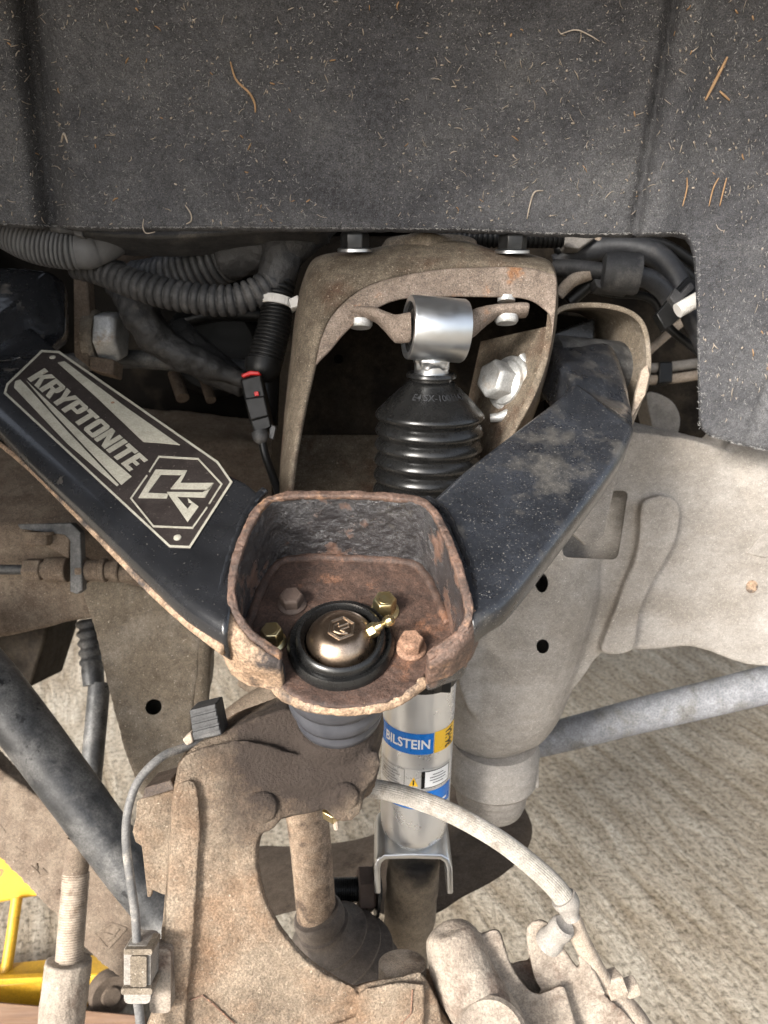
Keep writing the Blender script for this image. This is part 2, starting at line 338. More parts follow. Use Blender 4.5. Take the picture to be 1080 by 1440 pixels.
M['oily_post'] = mat('oily_post', (.12, .095, .07), (.19, .155, .115), (.08, .06, .045), scale=40, scale3=20, rough=.8, bump=.5, grain=.35, stain=(P(592, 1225, .72)-P(570, 1370, .80), .018, .038, (.012, .010, .009)))
M['emblem_bronze'] = mat('emblem_bronze', (.4, .33, .26), (.5, .42, .34), rough=.35, metal=1, bump=.1)
M['boot_black'] = mat('boot_black', (.04, .042, .05), (.065, .067, .076), (.1, .09, .08), scale=60, scale3=40, cut3=.68, rough=.36, bump=.15)
M['dark_tan'] = mat('dark_brown_shade', (.02, .016, .012), (.038, .03, .022), (.012, .0095, .0075), scale=30, scale3=14, cut3=.55, spec=.1, rough=.8, bump=.5, bscale=200, grain=.4)  # dark brown; on tower back wall and gearbox it stands in for shade
M['plate_rust'] = mat('plate_rust', (.042, .025, .019), (.085, .048, .034), (.19, .09, .05), scale=50, scale3=35, cut3=.66, rough=.65, bump=.9, bscale=380, bdist=.001, grain=.5)
M['concrete'] = concrete()

# ================================================================== SETTING: floor, truck underside, engine
mb = MB(); mb.add([(-40, -40, 0), (40, -40, 0), (40, 40, 0), (-40, 40, 0)], [(0, 1, 2, 3)])
o = build(mb, 'concrete_floor', M['concrete']); o['kind'] = 'structure'
# ================================================================== BODY SHELL AND ENGINE BEHIND THE SUSPENSION
t = thing('truck_underbody', 'unseen underside of the truck body, added to block the sky', 'underbody', V((.6, 1.2, 1.1)))
mb = MB(); mb.box((.65, 1.75, 1.12), V((1.25, 0, 0)), V((0, 1.0, 0)), V((0, 0, .02))); build(mb, 'sky_block_pan', M['dark_inner'], t, bevel=.006)  # unseen pan, put in to keep sky light off the parts below
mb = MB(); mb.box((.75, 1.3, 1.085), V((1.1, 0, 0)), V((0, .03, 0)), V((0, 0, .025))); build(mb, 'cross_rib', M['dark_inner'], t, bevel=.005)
mb = MB(); mb.box((-.64, 1.5, .80), V((.04, 0, 0)), V((0, .8, 0)), V((0, 0, .3))); build(mb, 'floor_shade_box', M['dark_inner'], t, bevel=.02)  # unseen box, added to cast shade over the right of the floor
t = thing('engine', 'engine lower block, coloured near-black for the shaded gap behind the wires', 'engine', (400, 560, 1.0))
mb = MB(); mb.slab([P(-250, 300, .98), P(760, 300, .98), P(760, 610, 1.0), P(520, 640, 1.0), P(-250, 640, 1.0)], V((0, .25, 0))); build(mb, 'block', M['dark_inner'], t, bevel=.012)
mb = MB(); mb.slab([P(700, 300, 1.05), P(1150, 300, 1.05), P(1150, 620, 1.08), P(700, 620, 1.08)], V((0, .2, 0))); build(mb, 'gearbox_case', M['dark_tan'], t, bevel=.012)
mb = MB(); p, r = path([(60, 515, .86, 14), (180, 505, .84, 13), (300, 515, .84, 13), (420, 525, .84, 12)]); mb.tube(p, r); build(mb, 'pipe', M['dark_tube'], t)
mb = MB(); p, r = path([(250, 455, .9, 9), (310, 443, .88, 9), (400, 445, .87, 9)]); mb.tube(p, r); build(mb, 'rod', M['black_plastic'], t)
mb = MB(); mb.lathe(P(300, 490, .93), ray(330, 470)*-1, [(-.05, .06), (0, .06), (.012, .05), (.014, .02)], 32); build(mb, 'pulley', M['black_plastic'], t)
for (x, y, q) in ((245, 545, 9), (285, 548, 7)):
    mb = MB(); mb.tube([P(x, y-20, .9), P(x+12, y+15, .88)], px(q, .9)); build(mb, 'bolt_stub', M['brown_cast'], t)
mb = MB(); p, r = path([(180, 370, .8, 22), (205, 358, .79, 20), (225, 342, .78, 18)]); mb.tube(p, r); build(mb, 'sensor_boss', M['brown_cast'], t)

# ================================================================== LINER
def liner_d(x, y):
    u = (320-y)/470
    d = .60-.14*u-.05*u*abs(u)
    g = 42+(y/310)*34
    d += .034*math.exp(-((x-g)/19)**2)+.010/(1+math.exp((x-g)/8))
    g = 946-(y/300)*50
    d += .012*math.exp(-((x-g)/6.5)**2)-.010*math.exp(-((x-g-34)/26)**2)+.006/(1+math.exp((x-g)/4))
    g = 1077-(y-545)*.33
    if y > 520: d += .008*math.exp(-((x-g)/3.0)**2)*min(1, (y-520)/25)
    d += .004*noise.noise(V((x*.004, y*.004, 0)))+.0012*noise.noise(V((x*.02, y*.02, 3)))
    return d
EDGE = [(-160, 306), (-40, 312), (60, 317), (160, 320), (300, 319), (440, 320), (560, 321), (660, 322), (760, 327), (840, 329), (930, 327), (956, 327), (966, 331), (973, 340), (978, 356), (981, 390), (983, 440), (984, 500), (985, 560), (986, 590), (990, 604), (1000, 613), (1040, 625), (1080, 633), (1140, 640), (1260, 650)]
cols = []
for (x0, y0), (x1, y1) in zip(EDGE, EDGE[1:]):
    n = max(2, int(math.hypot(x1-x0, y1-y0)/6))
    cols += [(x0+(x1-x0)*i/n, y0+(y1-y0)*i/n) for i in range(n)]
cols.append(EDGE[-1])
# denser columns across the narrow groove come from the 6 px step
ROWS = 110
vs_, fs_ = [], []
for (x, yb) in cols:
    yb += 1.6*noise.noise(V((x*.05, yb*.05, 9)))
    p = P(x, yb, liner_d(x, yb)); 
    vs_.append(p+FW*.03+UP*.010+RT*(.012 if x > 965 else 0)); vs_.append(p+FW*.012+UP*.001+RT*(.003 if x > 965 else 0))
    for r_ in range(ROWS+1):
        q = r_/ROWS; y = yb+(-190-yb)*q
        vs_.append(P(x, y, liner_d(x, y)))
    lp = vs_[-1]; sx = (x-540)/720
    vs_ += [lp+V((sx*.04, -.07, .07)), lp+V((sx*.1, -.2, .13)), lp+V((sx*.2, -.36, .15))]   # arch carried on out of view over the wheel opening, blocks high sky
nr = ROWS+6
for i in range(len(cols)-1):
    for j in range(nr-1): fs_.append((i*nr+j, (i+1)*nr+j, (i+1)*nr+j+1, i*nr+j+1))
t = thing('wheel_arch_liner', 'charcoal felt wheel arch liner hanging across the top, specked with lint and straw', 'liner', (540, 320, .6))
build(MB().add(vs_, fs_), 'felt_panel', M['felt'], t, solid=.0035, smooth=180, soff=1)
arch = []
for k in range(15):          # unseen front half of the wheel arch, added to block sun from the left
    a = R(80*k/14); arch.append([V((-.34-.32*math.sin(a), yy_, 1.38-.75*(1-math.cos(a)))) for yy_ in (.66, .5, .3, .1, -.02)])
build(MB().add([p for r_ in arch for p in r_], [(i*5+j, i*5+j+1, i*5+j+6, i*5+j+5) for i in range(14) for j in range(4)]), 'sun_block_arch', M['felt'], t, solid=.004, smooth=180)
def edge_y(x): return np.interp(x, [e[0] for e in EDGE], [e[1] for e in EDGE])
def fibre(mb, x, y, L, wd, ang, curl, lift=.0004, k=3, s=None):
    pts = []; a = ang; cx, cy = x, y
    for i in range(k+1):
        pts.append(P(cx, cy, liner_d(cx, cy)-lift-.0003*math.sin(math.pi*i/k))); cx += math.cos(a)*L/k; cy += math.sin(a)*L/k; a += curl/k
    mb.tube(pts, [px(wd*.5, .55)*(.6+.8*math.sin(math.pi*(i+.35)/(k+.7))) for i in range(k+1)], 3)
for nm, mt, cnt, ln, wd in (('lint', 'lint_grey', 4200, (1.5, 7), (.45, 1.0)), ('lint', 'lint_tan', 330, (2.5, 5), (1.4, 2.6)), ('lint', 'lint_tan', 560, (3, 16), (.6, 1.4)), ('lint', 'straw', 60, (5, 12), (1.0, 2.2))):
    mb = MB(); c = 0
    while c < cnt:
        x = random.uniform(-40, 1120); y = random.uniform(-60, 632)
        if y > edge_y(x)-2: continue
        if noise.noise(V((x*.007, y*.007, 5))) < -.45+random.random()*.6: continue
        fibre(mb, x, y, ln[0]*(ln[1]/ln[0])**(random.random()**1.6), random.uniform(*wd), random.gauss(1.5, .5) if x > 930 else random.uniform(0, 6.28), random.gauss(0, .8)); c += 1
    o = build(mb, nm, M[mt], t, smooth=180); o['kind'] = 'stuff'
mb = MB()          # fuzz along the cut edge
for i in range(700):
    x = random.uniform(-20, 1090); y = edge_y(x)
    d = liner_d(x, y); a = random.uniform(.3, 2.8); L = random.uniform(2, 7); q = P(x, y-1, d)
    mb.tube([q, q+RT*px(L*math.cos(a), d)*.6-UP*px(L*.5*abs(math.sin(a)), d), q+RT*px(L*math.cos(a)*1.2, d)-UP*px(L*.55*abs(math.sin(a)), d)-FW*.001], [px(.5, d), px(.4, d), px(.2, d)], 3)
for i in range(130):
    y = random.uniform(335, 605); x = 983+random.uniform(-.5, 2.5); d = liner_d(x, y); q = P(x, y, d)
    mb.tube([q, q-RT*px(random.uniform(0, 4), d)+UP*px(random.uniform(-5, 5), d)], [px(.35, d), px(.15, d)], 3)
o = build(mb, 'edge_fuzz', M['lint_grey'], t, smooth=180); o['kind'] = 'stuff'
def sliver(name, label, cat, pts, wd, mt):
    s = spline(pts, 6); mb = MB(); n = len(s)
    p = [P(q[0], q[1], liner_d(q[0], q[1])-.0012) for q in s]
    mb.tube(p, [px(wd, .53)*(.5+.5*math.sin(math.pi*(i+1)/(n+1))) for i in range(n)], 6); tag(build(mb, name, M[mt], smooth=180), label, cat)
sliver('wood_sliver', 'long orange wood sliver on the liner near the top right corner', 'sliver', [(992, 141), (1008, 110), (1023, 80)], 2.3, 'straw')
sliver('wood_sliver', 'short orange sliver just beside the long one on the liner', 'sliver', [(1012, 128), (1026, 141)], 1.6, 'straw')
sliver('dry_stalk', 'thin bent brown stalk on the upper left middle of the liner', 'straw', [(324, 87), (332, 112), (350, 130), (358, 145), (359, 158)], 1.8, 'straw')
sliver('dry_stalk', 'curled pale straw on the liner right above the shock tower', 'straw', [(741, 308), (746, 285), (752, 270), (764, 268)], 1.3, 'lint_tan')
sliver('dry_stalk', 'pale hooked straw hanging at the liner edge on the left', 'straw', [(202, 308), (201, 320), (206, 328), (218, 326)], 1.0, 'lint_tan')
sliver('dry_stalk', 'pale straw curl at the liner edge above the corrugated conduits', 'straw', [(260, 288), (268, 300), (269, 310), (262, 315)], 1.2, 'lint_tan')
sliver('dry_stalk', 'thin pale arching hair across the top of the liner', 'straw', [(788, 48), (810, 42), (830, 50), (843, 58)], .9, 'lint_tan')
sliver('dry_stalk', 'pale bent straw crumb in the left groove of the liner', 'straw', [(86, 200), (90, 188), (95, 201)], 1.8, 'lint_tan')
for i, (x, y) in enumerate(((997, 290), (1012, 290), (960, 290))):
    sliver('dry_stalk', ['brown straw tuft low on the right panel of the liner', 'rightmost brown straw tuft low on the right panel', 'brown straw just right of the right groove'][i], 'straw', [(x, y), (x+6, y-25), (x+14-4*i, y-40)], 1.2, 'straw')

# ================================================================== SHOCK TOWER
ST = [((408, 700), (403, 700), (390, 705)), ((413, 660), (407, 655), (393, 660)), ((420, 620), (412, 612), (397, 610)), ((430, 570), (420, 560), (402, 556)), ((442, 520), (431, 508), (409, 495)),
      ((464, 494), (452, 476), (415, 440)), ((488, 466), (470, 440), (427, 388)), ((520, 440), (508, 407), (448, 358)), ((560, 422), (556, 390), (510, 350)), ((620, 418), (618, 379), (572, 338)),
      ((680, 418), (680, 376), (640, 334)), ((735, 420), (738, 376), (700, 352)), ((762, 433), (770, 384), (752, 358)), ((775, 452), (783, 398), (780, 376)), ((772, 500), (779, 495), (784, 440)), ((750, 560), (759, 560), (768, 530)), ((715, 620), (726, 622), (738, 610)), ((690, 680), (702, 680), (716, 680))]
for i_ in (0, 1, 2, 3, 4, 14, 15, 16, 17): ST[i_] = (ST[i_][0], ST[i_][0], ST[i_][2])
def col3(k): return spline([s[k] for s in ST], 5)
c0, c1, c2 = col3(0), col3(1), col3(2)
t = thing('shock_tower', 'dusty brown cast arch bracket that holds the top of the shock absorber', 'bracket', (400, 690, .62))
n = len(c0)
rings_ = []
for i in range(n):
    a, b, c = c0[i], c1[i], c2[i]; mid = (np.array(b)*.55+np.array(c)*.45)
    f = i/(n-1)
    rings_.append([P(b[0], b[1], .606), P(*(np.array(b)*.75+np.array(c)*.25), .607), P(*mid, .615), P(*(np.array(b)*.15+np.array(c)*.85), .63), P(*c, .655), P(*(np.array(c)+(0, 3)), .70), P(*(np.array(c)+(0, 12)), .80)])
mb = MB(); k = 7
mb.add([p for r_ in rings_ for p in r_], [(i*k+j, (i+1)*k+j, (i+1)*k+j+1, i*k+j+1) for i in range(n-1) for j in range(k-1)])
build(mb, 'shell', M['tower'], t, solid=.006, sub=1, smooth=180)
mb = MB()
rr = []
for i in range(4*5+1, 14*5):
    a, b = c0[i], c1[i]
    rr.append(round_poly([P(a[0], a[1], .592), P(b[0], b[1], .592), P(b[0], b[1], .606), P(a[0], a[1], .606)], .0025, 3))
mb.rings(rr); build(mb, 'arch_flange', M['flange'], t, smooth=60, lab='rusty brown lip along the front of the arch')
mb = MB(); mb.slab([P(380, 330, .80), P(800, 330, .80), P(800, 600, .82), P(720, 720, .83), P(380, 720, .83)], FW*.01)
cut = MB(); cut.tube([P(476, 505, .7), P(476, 505, .9)], px(7, .8), 20)
cast(mb, 'back_wall', M['dark_tan'], t, voxel=.004, smooth=1, cuts=[cut])  # cavity shade is put into the wall's dark colour
mb = MB(); mb.slab([P(410, 610, .81), P(700, 610, .81), P(720, 760, .72), P(390, 760, .72)], -UP*.01); build(mb, 'floor_web', M['tower'], t, bevel=.003)
build(MB().slab([P(774, 458, .612), P(706, 645, .618), P(640, 645, .71), P(676, 480, .71)], RT*.004), 'side_plate', M['tower'], t, lab='grey side plate behind the alignment bolt')
cast(MB().tube([P(545, 352, .665), P(600, 346, .64), P(665, 350, .665)], [px(16, .65), px(20, .65), px(16, .65)], 16), 'top_boss', M['tower'], t, voxel=.002)
for x, y, nm in ((499, 352, 0), (720, 354, 1)):
    nt_ = thing('hex_nut', ['black hex nut with zinc washer on the left of the shock tower top', 'black hex nut with zinc washer on the right of the shock tower top'][nm], 'nut', (x, y, .635), 'nuts on top of the shock tower')
    z = V((0, 0, 1)); c = P(x, y+2, .628)
    build(MB().lathe(c, z, [(0, .0145), (.0022, .0145), (.003, .0135)], 32), 'washer', M['zinc'], nt_)
    build(MB().hexhead(c+z*.003, z, .0122, .0125), 'nut', M['black_steel'], nt_, bevel=.0006)
    build(MB().lathe(c+z*.0155, z, [(0, .0065), (.004, .0065), (.006, .005)], 20), 'stud', M['black_steel'], nt_)

# ================================================================== SHOCK ABSORBER
ax0 = P(609, 462, .585); axd = P(581, 1195, .585*1.27)   # top eye, foot
A = (ax0-axd).normalized()
E1 = (CAM-(ax0+axd)/2); E1 = (E1-A*E1.dot(A)).normalized(); E2 = E1.cross(A).normalized()
if E2.dot(RT) < 0: E2 = -E2
def on_axis(y, r=0.0):
    lo, hi = -.2, 1.2
    for _ in range(50):
        m_ = (lo+hi)/2; q = ax0.lerp(axd, m_)+E1*r
        if proj(q)[1] < y: lo = m_
        else: hi = m_
    return ax0.lerp(axd, lo)
def rpx(n, y): return px(n, proj(on_axis(y))[2])
t = thing('shock_absorber', 'silver shock absorber with black bellows and blue label, standing behind the control arm', 'shock absorber', axd)
ec = P(613, 463, .578); ea = (RT*1.0+FW*.22-UP*.02).normalized(); el = px(40, .58); er = px(44, .58)
mb = MB(); mb.lathe(ec, ea, [(-el, er*.80), (-el, er*.97), (-el+.0012, er), (el-.0012, er), (el, er*.97), (el, er*.8)], 64, False, False)
mb.lathe(ec, ea, [(-el, er*.80), (el, er*.8)], 64, False, False)
build(mb, 'eyelet', M['zinc'], t, smooth=50)
build(MB().lathe(ec, ea, [(-el+.0015, er*.2), (-el+.0012, er*.5), (-el+.003, er*.6), (-el+.002, er*.79), (el-.002, er*.79), (el-.003, er*.4)], 48), 'bushing', M['rubber'], t)
def bar(side):
    s_ = -1 if side < 0 else 1; e = ec+ea*el*s_*.9
    if s_ < 0: pp = [(e, .012, .012), (P(556, 463, .582), .011, .011), (P(541, 452, .588), .010, .008), (P(527, 442, .592), .012, .0055), (P(505, 440, .6), .013, .005), (P(490, 440, .605), .012, .005)]
    else: pp = [(e, .012, .012), (P(668, 453, .59), .011, .011), (P(684, 444, .594), .010, .008), (P(698, 438, .598), .012, .0055), (P(720, 437, .60), .013, .0055), (P(741, 436, .602), .013, .0055)]
    rs = []
    for c, wy, hz in pp:
        rs.append([c+(FW*math.cos(q)*wy*.9)+UP*math.sin(q)*hz for q in [2*math.pi*i/16 for i in range(16)]])
    return cast(MB().rings(rs), 'cross_pin', M['tan_steel'] if 0 else M['flange'], t, voxel=.0012, smooth=3, rough=(.0002, 300), big=(.0003, 60))
bar(-1); bar(1)
for x, y in ((507, 457), (712, 451)):
    build(MB().lathe(P(x, y+4, .60), UP, [(0, .008), (.002, .0095), (.006, .0095)], 24), 'pin_bolt', M['zinc_dull'], t)
build(MB().lathe(P(712, 424, .598), UP, [(0, .007), (.004, .007)], 20), 'pin_bolt', M['zinc_dull'], t)
o1 = on_axis(505); o2 = on_axis(522)
mb = MB(); mb.lathe(o2, A, [(-.002, rpx(24, 515)), (.012, rpx(24, 515)), (.018, rpx(26, 515))], 40)
mb2 = MB(); mb2.lathe(o2, A, [(-.002, rpx(23, 515)), (.004, rpx(24, 515)), (.009, rpx(27, 515)), (.013, rpx(25, 515)), (.016, rpx(21, 515))], 40)
build(mb, 'neck', M['zinc'], t); cast(mb2, 'weld_bead', M['zinc'], t, voxel=.001, smooth=2, rough=(.0012, 220), big=(.0012, 120))
# bellows
yy = [(524, 33), (527, 35), (530, 35), (532, 29), (535, 29), (537, 34), (541, 37), (560, 57), (578, 74), (582, 76.5), (585, 76.5), (588, 74)]
y = 588
for k in range(5):
    yy += [(y+3, 70), (y+6, 69), (y+10, 73), (y+15, 75.5), (y+18, 76), (y+20.5, 74.5)]; y += 21
yy += [(y+4, 70), (y+30, 68)]
prof = [((on_axis(q)-axd).dot(A), rpx(r_, q)) for q, r_ in yy]
build(MB().lathe(axd, A, prof, 72), 'dust_boot', M['rubber'], t, smooth=50)
# embossed characters on the boot shoulder
def text_mesh(s, bold=.0, shear=0):
    cu = bpy.data.curves.new('txt', 'FONT'); cu.body = s; cu.size = 1; cu.offset = bold; cu.shear = shear; cu.resolution_u = 3
    ob = bpy.data.objects.new('txt', cu); COL.objects.link(ob); bpy.context.view_layer.update()
    me = bake(ob); bpy.data.objects.remove(ob)
    vv = [v.co.copy() for v in me.vertices]; ff = [tuple(p.vertices) for p in me.polygons]
    x0 = min(v.x for v in vv); x1 = max(v.x for v in vv); y0 = min(v.y for v in vv); y1 = max(v.y for v in vv)
    return [((v.x-x0)/(x1-x0), (v.y-y0)/(y1-y0)) for v in vv], ff
def wrap(text, a0, a1, t0, t1, rad, bold=.02, flip=None, thick=.0003):
    uv, ff = text_mesh(text, bold); vs = []
    for u, v_ in uv:
        if flip: u, v_ = flip(u, v_)
        a = a0+(a1-a0)*u; tt = t0+(t1-t0)*v_; r_ = rad(tt) if callable(rad) else rad
        vs.append(axd+A*tt+(E1*math.cos(a)+E2*math.sin(a))*r_)
    return MB().add(vs, ff)
T_ = lambda y, n=0: (on_axis(y, rpx(n, y) if n else 0)-axd).dot(A)
ptt = [p[0] for p in prof][::-1]; prr = [p[1] for p in prof][::-1]
brad = lambda tt: float(np.interp(tt, ptt, prr))+.0005
build(wrap('E4 SX-1001142', R(-28), R(62), T_(566, 60), T_(558, 60), brad, .01), 'moulded_lettering', M['rubber_grey'], t)
# body tube
BR = rpx(49.5, 1050)
build(MB().lathe(axd, A, [(T_(700), rpx(8, 700)), (T_(960), rpx(8, 960))], 24), 'rod', M['zinc'], t)
tb, tt_ = T_(1185, 40), T_(965, 40)
build(MB().lathe(axd, A, [(tb-.012, BR*.55), (tb-.009, BR*.8), (tb-.004, BR*.93), (tb+.004, BR*.99), (tb+.012, BR), (tt_+.01, BR)], 96), 'body_tube', M['alu'], t, smooth=60)
tc_ = T_(968, 50)
build(MB().lathe(axd, A, [(tc_-.006, BR*1.0), (tc_-.0055, BR*1.03), (tc_+.002, BR*1.04), (tc_+.004, BR*1.14), (tc_+.008, BR*1.15), (tc_+.010, BR*1.05), (tc_+.011, BR*.4)], 64), 'end_cap', M['rubber'], t, smooth=30)
cc = axd+A*(tc_-.001)+(E1*math.cos(.72)+E2*math.sin(.72))*BR*1.05
build(MB().box(cc, E2*.0045, E1*.002, A*.005), 'cap_clip', M['black_plastic'], t, bevel=.0006)
def patch(a0, a1, t0, t1, rad, n=22):
    vs = []; 
    for i in range(n+1):
        a = a0+(a1-a0)*i/n
        for tt in (t0, t1): vs.append(axd+A*tt+(E1*math.cos(a)+E2*math.sin(a))*rad)
    return MB().add(vs, [(2*i, 2*i+2, 2*i+3, 2*i+1) for i in range(n)])
r1, r2, r3, r4 = BR+.0003, BR+.0006, BR+.0009, BR+.0011
L0, L1 = T_(1061, 49), T_(1032, 49)
lb = build(patch(R(-78), R(26), L0, L1, r1), 'maker_label', M['blue'], t)
build(wrap('BILSTEIN', R(-57), R(20), L0+(L1-L0)*.27, L0+(L1-L0)*.73, r2, .022), 'lettering', M['lab_white'], lb)
ly = build(patch(R(27.5), R(78), L0, L1+.0006, r1), 'yellow_label', M['lab_yellow'], t)
build(wrap('B4-HA', R(48), R(66), L0+(L1-L0)*.06, L0+(L1-L0)*.96, r2, .03, flip=lambda u, v_: (1-v_, u)), 'lettering', M['lab_black'], ly)
W0, W1 = T_(1112, 49), T_(1082, 49)
wl = build(patch(R(-72), R(66), W0, W1, r1), 'warning_label', M['lab_silver'], t)
def frame(a0, a1, t0, t1, rad, wd):
    m_ = MB(); da = wd/BR
    for (b0, b1, s0, s1) in ((a0, a1, t1-wd, t1), (a0, a1, t0, t0+wd), (a0, a0+da, t0+wd, t1-wd), (a1-da, a1, t0+wd, t1-wd)):
        q = patch(b0, b1, s0, s1, rad, 10); m_.add(q.v, q.f)
    return m_
dW = W1-W0
build(frame(R(10), R(62), W0+dW*.1, W1-dW*.1, r2, .0007), 'box_frame', M['lab_black'], wl)
build(patch(R(11.5), R(60.5), W0+dW*.13, W1-dW*.13, r2-.0001), 'box_panel', M['lab_white'], wl)
build(frame(R(-70), R(-18), W0+dW*.06, W1-dW*.06, r2, .0004), 'box_frame', M['lab_black'], wl)
build(patch(R(8.5), R(14), W0+dW*.1, W1-dW*.1, r3, 4), 'bar', M['lab_black'], wl)
for k in range(4):
    a = (.22, .72) if k in (0, 3) else (.1, .85)
    build(patch(R(18+a[0]*40), R(18+a[1]*40), W0+dW*(.3+.13*k), W0+dW*(.335+.13*k), r3, 6), 'print_line', M['rubber_grey'], wl)
for k in range(5): build(patch(R(-64), R(-26-4*(k % 3)), W0+dW*(.2+.13*k), W0+dW*(.225+.13*k), r3, 6), 'print_line', M['rubber_grey'], wl)
def cylpt(a, tt, r_): return axd+A*tt+(E1*math.cos(a)+E2*math.sin(a))*r_
tri = MB().add([cylpt(R(-11), W0+dW*.2, r2), cylpt(R(4), W0+dW*.2, r2), cylpt(R(-3.5), W0+dW*.62, r2+.0002)], [(0, 1, 2)]); build(tri, 'warning_triangle', M['lab_yellow'], wl)
tri = MB().add([cylpt(R(-4.4), W0+dW*.26, r3), cylpt(R(-2.6), W0+dW*.26, r3), cylpt(R(-2.2), W0+dW*.5, r3+.0001), cylpt(R(-4.8), W0+dW*.5, r3+.0001)], [(0, 1, 2, 3)]); build(tri, 'exclamation_mark', M['lab_black'], wl)
b0, b1 = T_(1140, 49), T_(1114, 49)
bl = build(patch(R(16), R(70), b0, b1-.0003, r1), 'blue_label', M['blue'], t)
build(patch(R(24), R(58), b0+(b1-b0)*.25, b0+(b1-b0)*.36, r2), 'print_line', M['lab_white'], bl)
build(patch(R(-60), R(10), b0+.001, b0+.0042, r1), 'blue_label', M['blue'], t)
# lower fork
fk = on_axis(1200); d0 = proj(fk)[2]
def fpt(x, y, dd): return P(x, y, d0+dd)
sec = [(531, 1258), (530, 1222), (533, 1212), (541, 1206), (580, 1205), (620, 1206), (628, 1211), (632, 1222), (633, 1258)]
YW = V((0, 1, 0)); rs = []; df = d0-.030
for zz in np.linspace(0, .062, 7): rs.append([P(x, y, df)+YW*zz for x, y in sec])
k = len(sec); mb = MB(); mb.add([p for r_ in rs for p in r_], [(i*k+j, i*k+j+1, (i+1)*k+j+1, (i+1)*k+j) for i in range(6) for j in range(k-1)])
build(mb, 'fork_bracket', M['zinc'], t, solid=.006, bevel=.0015, smooth=50, soff=0)
build(MB().lathe(axd, A, [(tb-.020, BR*.62), (tb-.006, BR*.60)], 40), 'foot_weld', M['zinc_dull'], t)
# lower mounting post on the lower arm
t = thing('shock_mount_post', 'dark dusty steel post under the shock fork', 'mount', (570, 1370, .80))
mb = MB(); p, r = path([(582, 1200, .755, 36), (580, 1240, .765, 37), (576, 1290, .78, 36), (570, 1340, .8, 33), (566, 1400, .82, 34)], 6); mb.tube(p, r, 24)
cast(mb, 'post', M['oily_post'], t, voxel=.0025)
t = thing('lower_shock_bolt', 'black threaded bolt and nut left of the shock fork', 'bolt', (500, 1250, .76))
p0, p1 = P(466, 1252, .75), P(536, 1250, .757); dd = (p1-p0).normalized()
q = resample([p0, p1], .0006); build(MB().tube(q, [px(17 if i % 3 else 14.5, .75) for i in range(len(q))], 24), 'thread', M['black_steel'], t)
build(MB().hexhead(P(503, 1251, .752), dd, px(31, .75), px(24, .75)), 'nut', M['dark_bolt'], t, bevel=.0008)
build(MB().lathe(P(527, 1250, .755), dd, [(0, px(36, .75)), (.003, px(36, .75))], 32), 'washer', M['black_steel'], t)
# ================================================================== UPPER CONTROL ARM
na = R(47.3); NRM = (UP*math.sin(na)-FW*math.cos(na)).normalized()
BJ = P(480, 912, .47)                      # centre of the ball joint on its plate
PL = Plane(BJ, NRM)                        # PL(x, y, h): pixel ray cut with the plate plane raised by h
t = thing('upper_control_arm', 'black steel A-shaped upper control arm with badge and rusty open ball joint pocket', 'control arm', BJ-NRM*.01)
UCA = t
def loft_box(pairs, h, thick, rad, n=5, dn=None):
    """pairs: ((x,y[,h]), (x,y[,h])) edges of the top face, swept as a rounded box section"""
    L = spline([(*a, h)[:3] if len(a) == 2 else a for a, b in pairs], n); Rr = spline([(*b, h)[:3] if len(b) == 2 else b for a, b in pairs], n)
    th = spline([(q,) for q in (thick if hasattr(thick, '__len__') else [thick]*len(pairs))], n)
    rs = []
    for a, b, q in zip(L, Rr, th):
        A_, B_ = PL(*a), PL(*b); D = -NRM*q[0]
        rs.append(round_poly([A_, B_, B_+D, A_+D], rad, 6))
    return MB().rings(rs)
left = [((22, 436), (-85, 520)), ((70, 481), (-34, 572)), ((140, 537), (35, 640)), ((220, 600), (122, 724)), ((300, 653), (205, 806)), ((345, 676), (258, 855)), ((366, 692), (314, 892))]
build(loft_box(left, .045, .034, [.006, .016, .016, .006], 6), 'arm', M['arm'], t, smooth=180, lab='left arm leg carrying the badge')
# bare lower edge of the left leg (weld seam strip)
es = spline([(-40, 590), (35, 648), (122, 733), (205, 817), (262, 868), (300, 896), (318, 908)], 8)
mb = MB(); mb.tube([PL(x-1, y+4, .029) for x, y in es], [.0018+.0026*(i/(len(es)-1))**1.5 for i in range(len(es))], 12); build(mb, 'seam_weld', M['arm_rust'], t, smooth=180, lab='worn tan seam along the lower edge of the left leg')
right = [((600, 705), (668, 880)), ((618, 690), (690, 864)), ((655, 657), (724, 838)), ((722, 605), (795, 748)), ((786, 556), (868, 652)), ((806, 536), (893, 600))]
build(loft_box(right, .045, [.024]*len(right), [.008, .010, .010, .008], 6), 'arm', M['arm_dusty'], t, smooth=180, lab='right arm leg, dusty blue-black')
# the right leg kinks down to its bushing barrel
def boxring(pts, rad): return round_poly([P(*q) for q in pts], rad, 6)
e0 = [proj(PL(*q)) for q in ((800, 541, .045), (894, 604, .045))]
mb = MB(); mb.rings([boxring([(803, 540, e0[0][2]+.001), (893, 603, e0[1][2]+.001), (880, 640, e0[1][2]+.04), (790, 590, e0[0][2]+.04)], .008),
    boxring([(801, 526, .615), (890, 575, .612), (880, 630, .65), (780, 585, .65)], .008),
    boxring([(786, 506, .635), (882, 535, .635), (880, 600, .67), (758, 560, .67)], .010),
    boxring([(776, 486, .66), (872, 500, .66), (870, 560, .69), (752, 540, .69)], .010),
    boxring([(778, 478, .685), (862, 482, .685), (860, 540, .71), (766, 530, .71)], .008)])
cast(mb, 'arm_end', M['arm_dusty'], t, voxel=.0018, smooth=4, rough=(.0002, 250), big=(.0006, 60))
build(MB().lathe(P(825, 520, .70), (RT*.9+FW*.35).normalized(), [(-.045, .026), (-.044, .029), (.03, .029), (.031, .026)], 40), 'bushing_sleeve', M['dark_tube'], t)
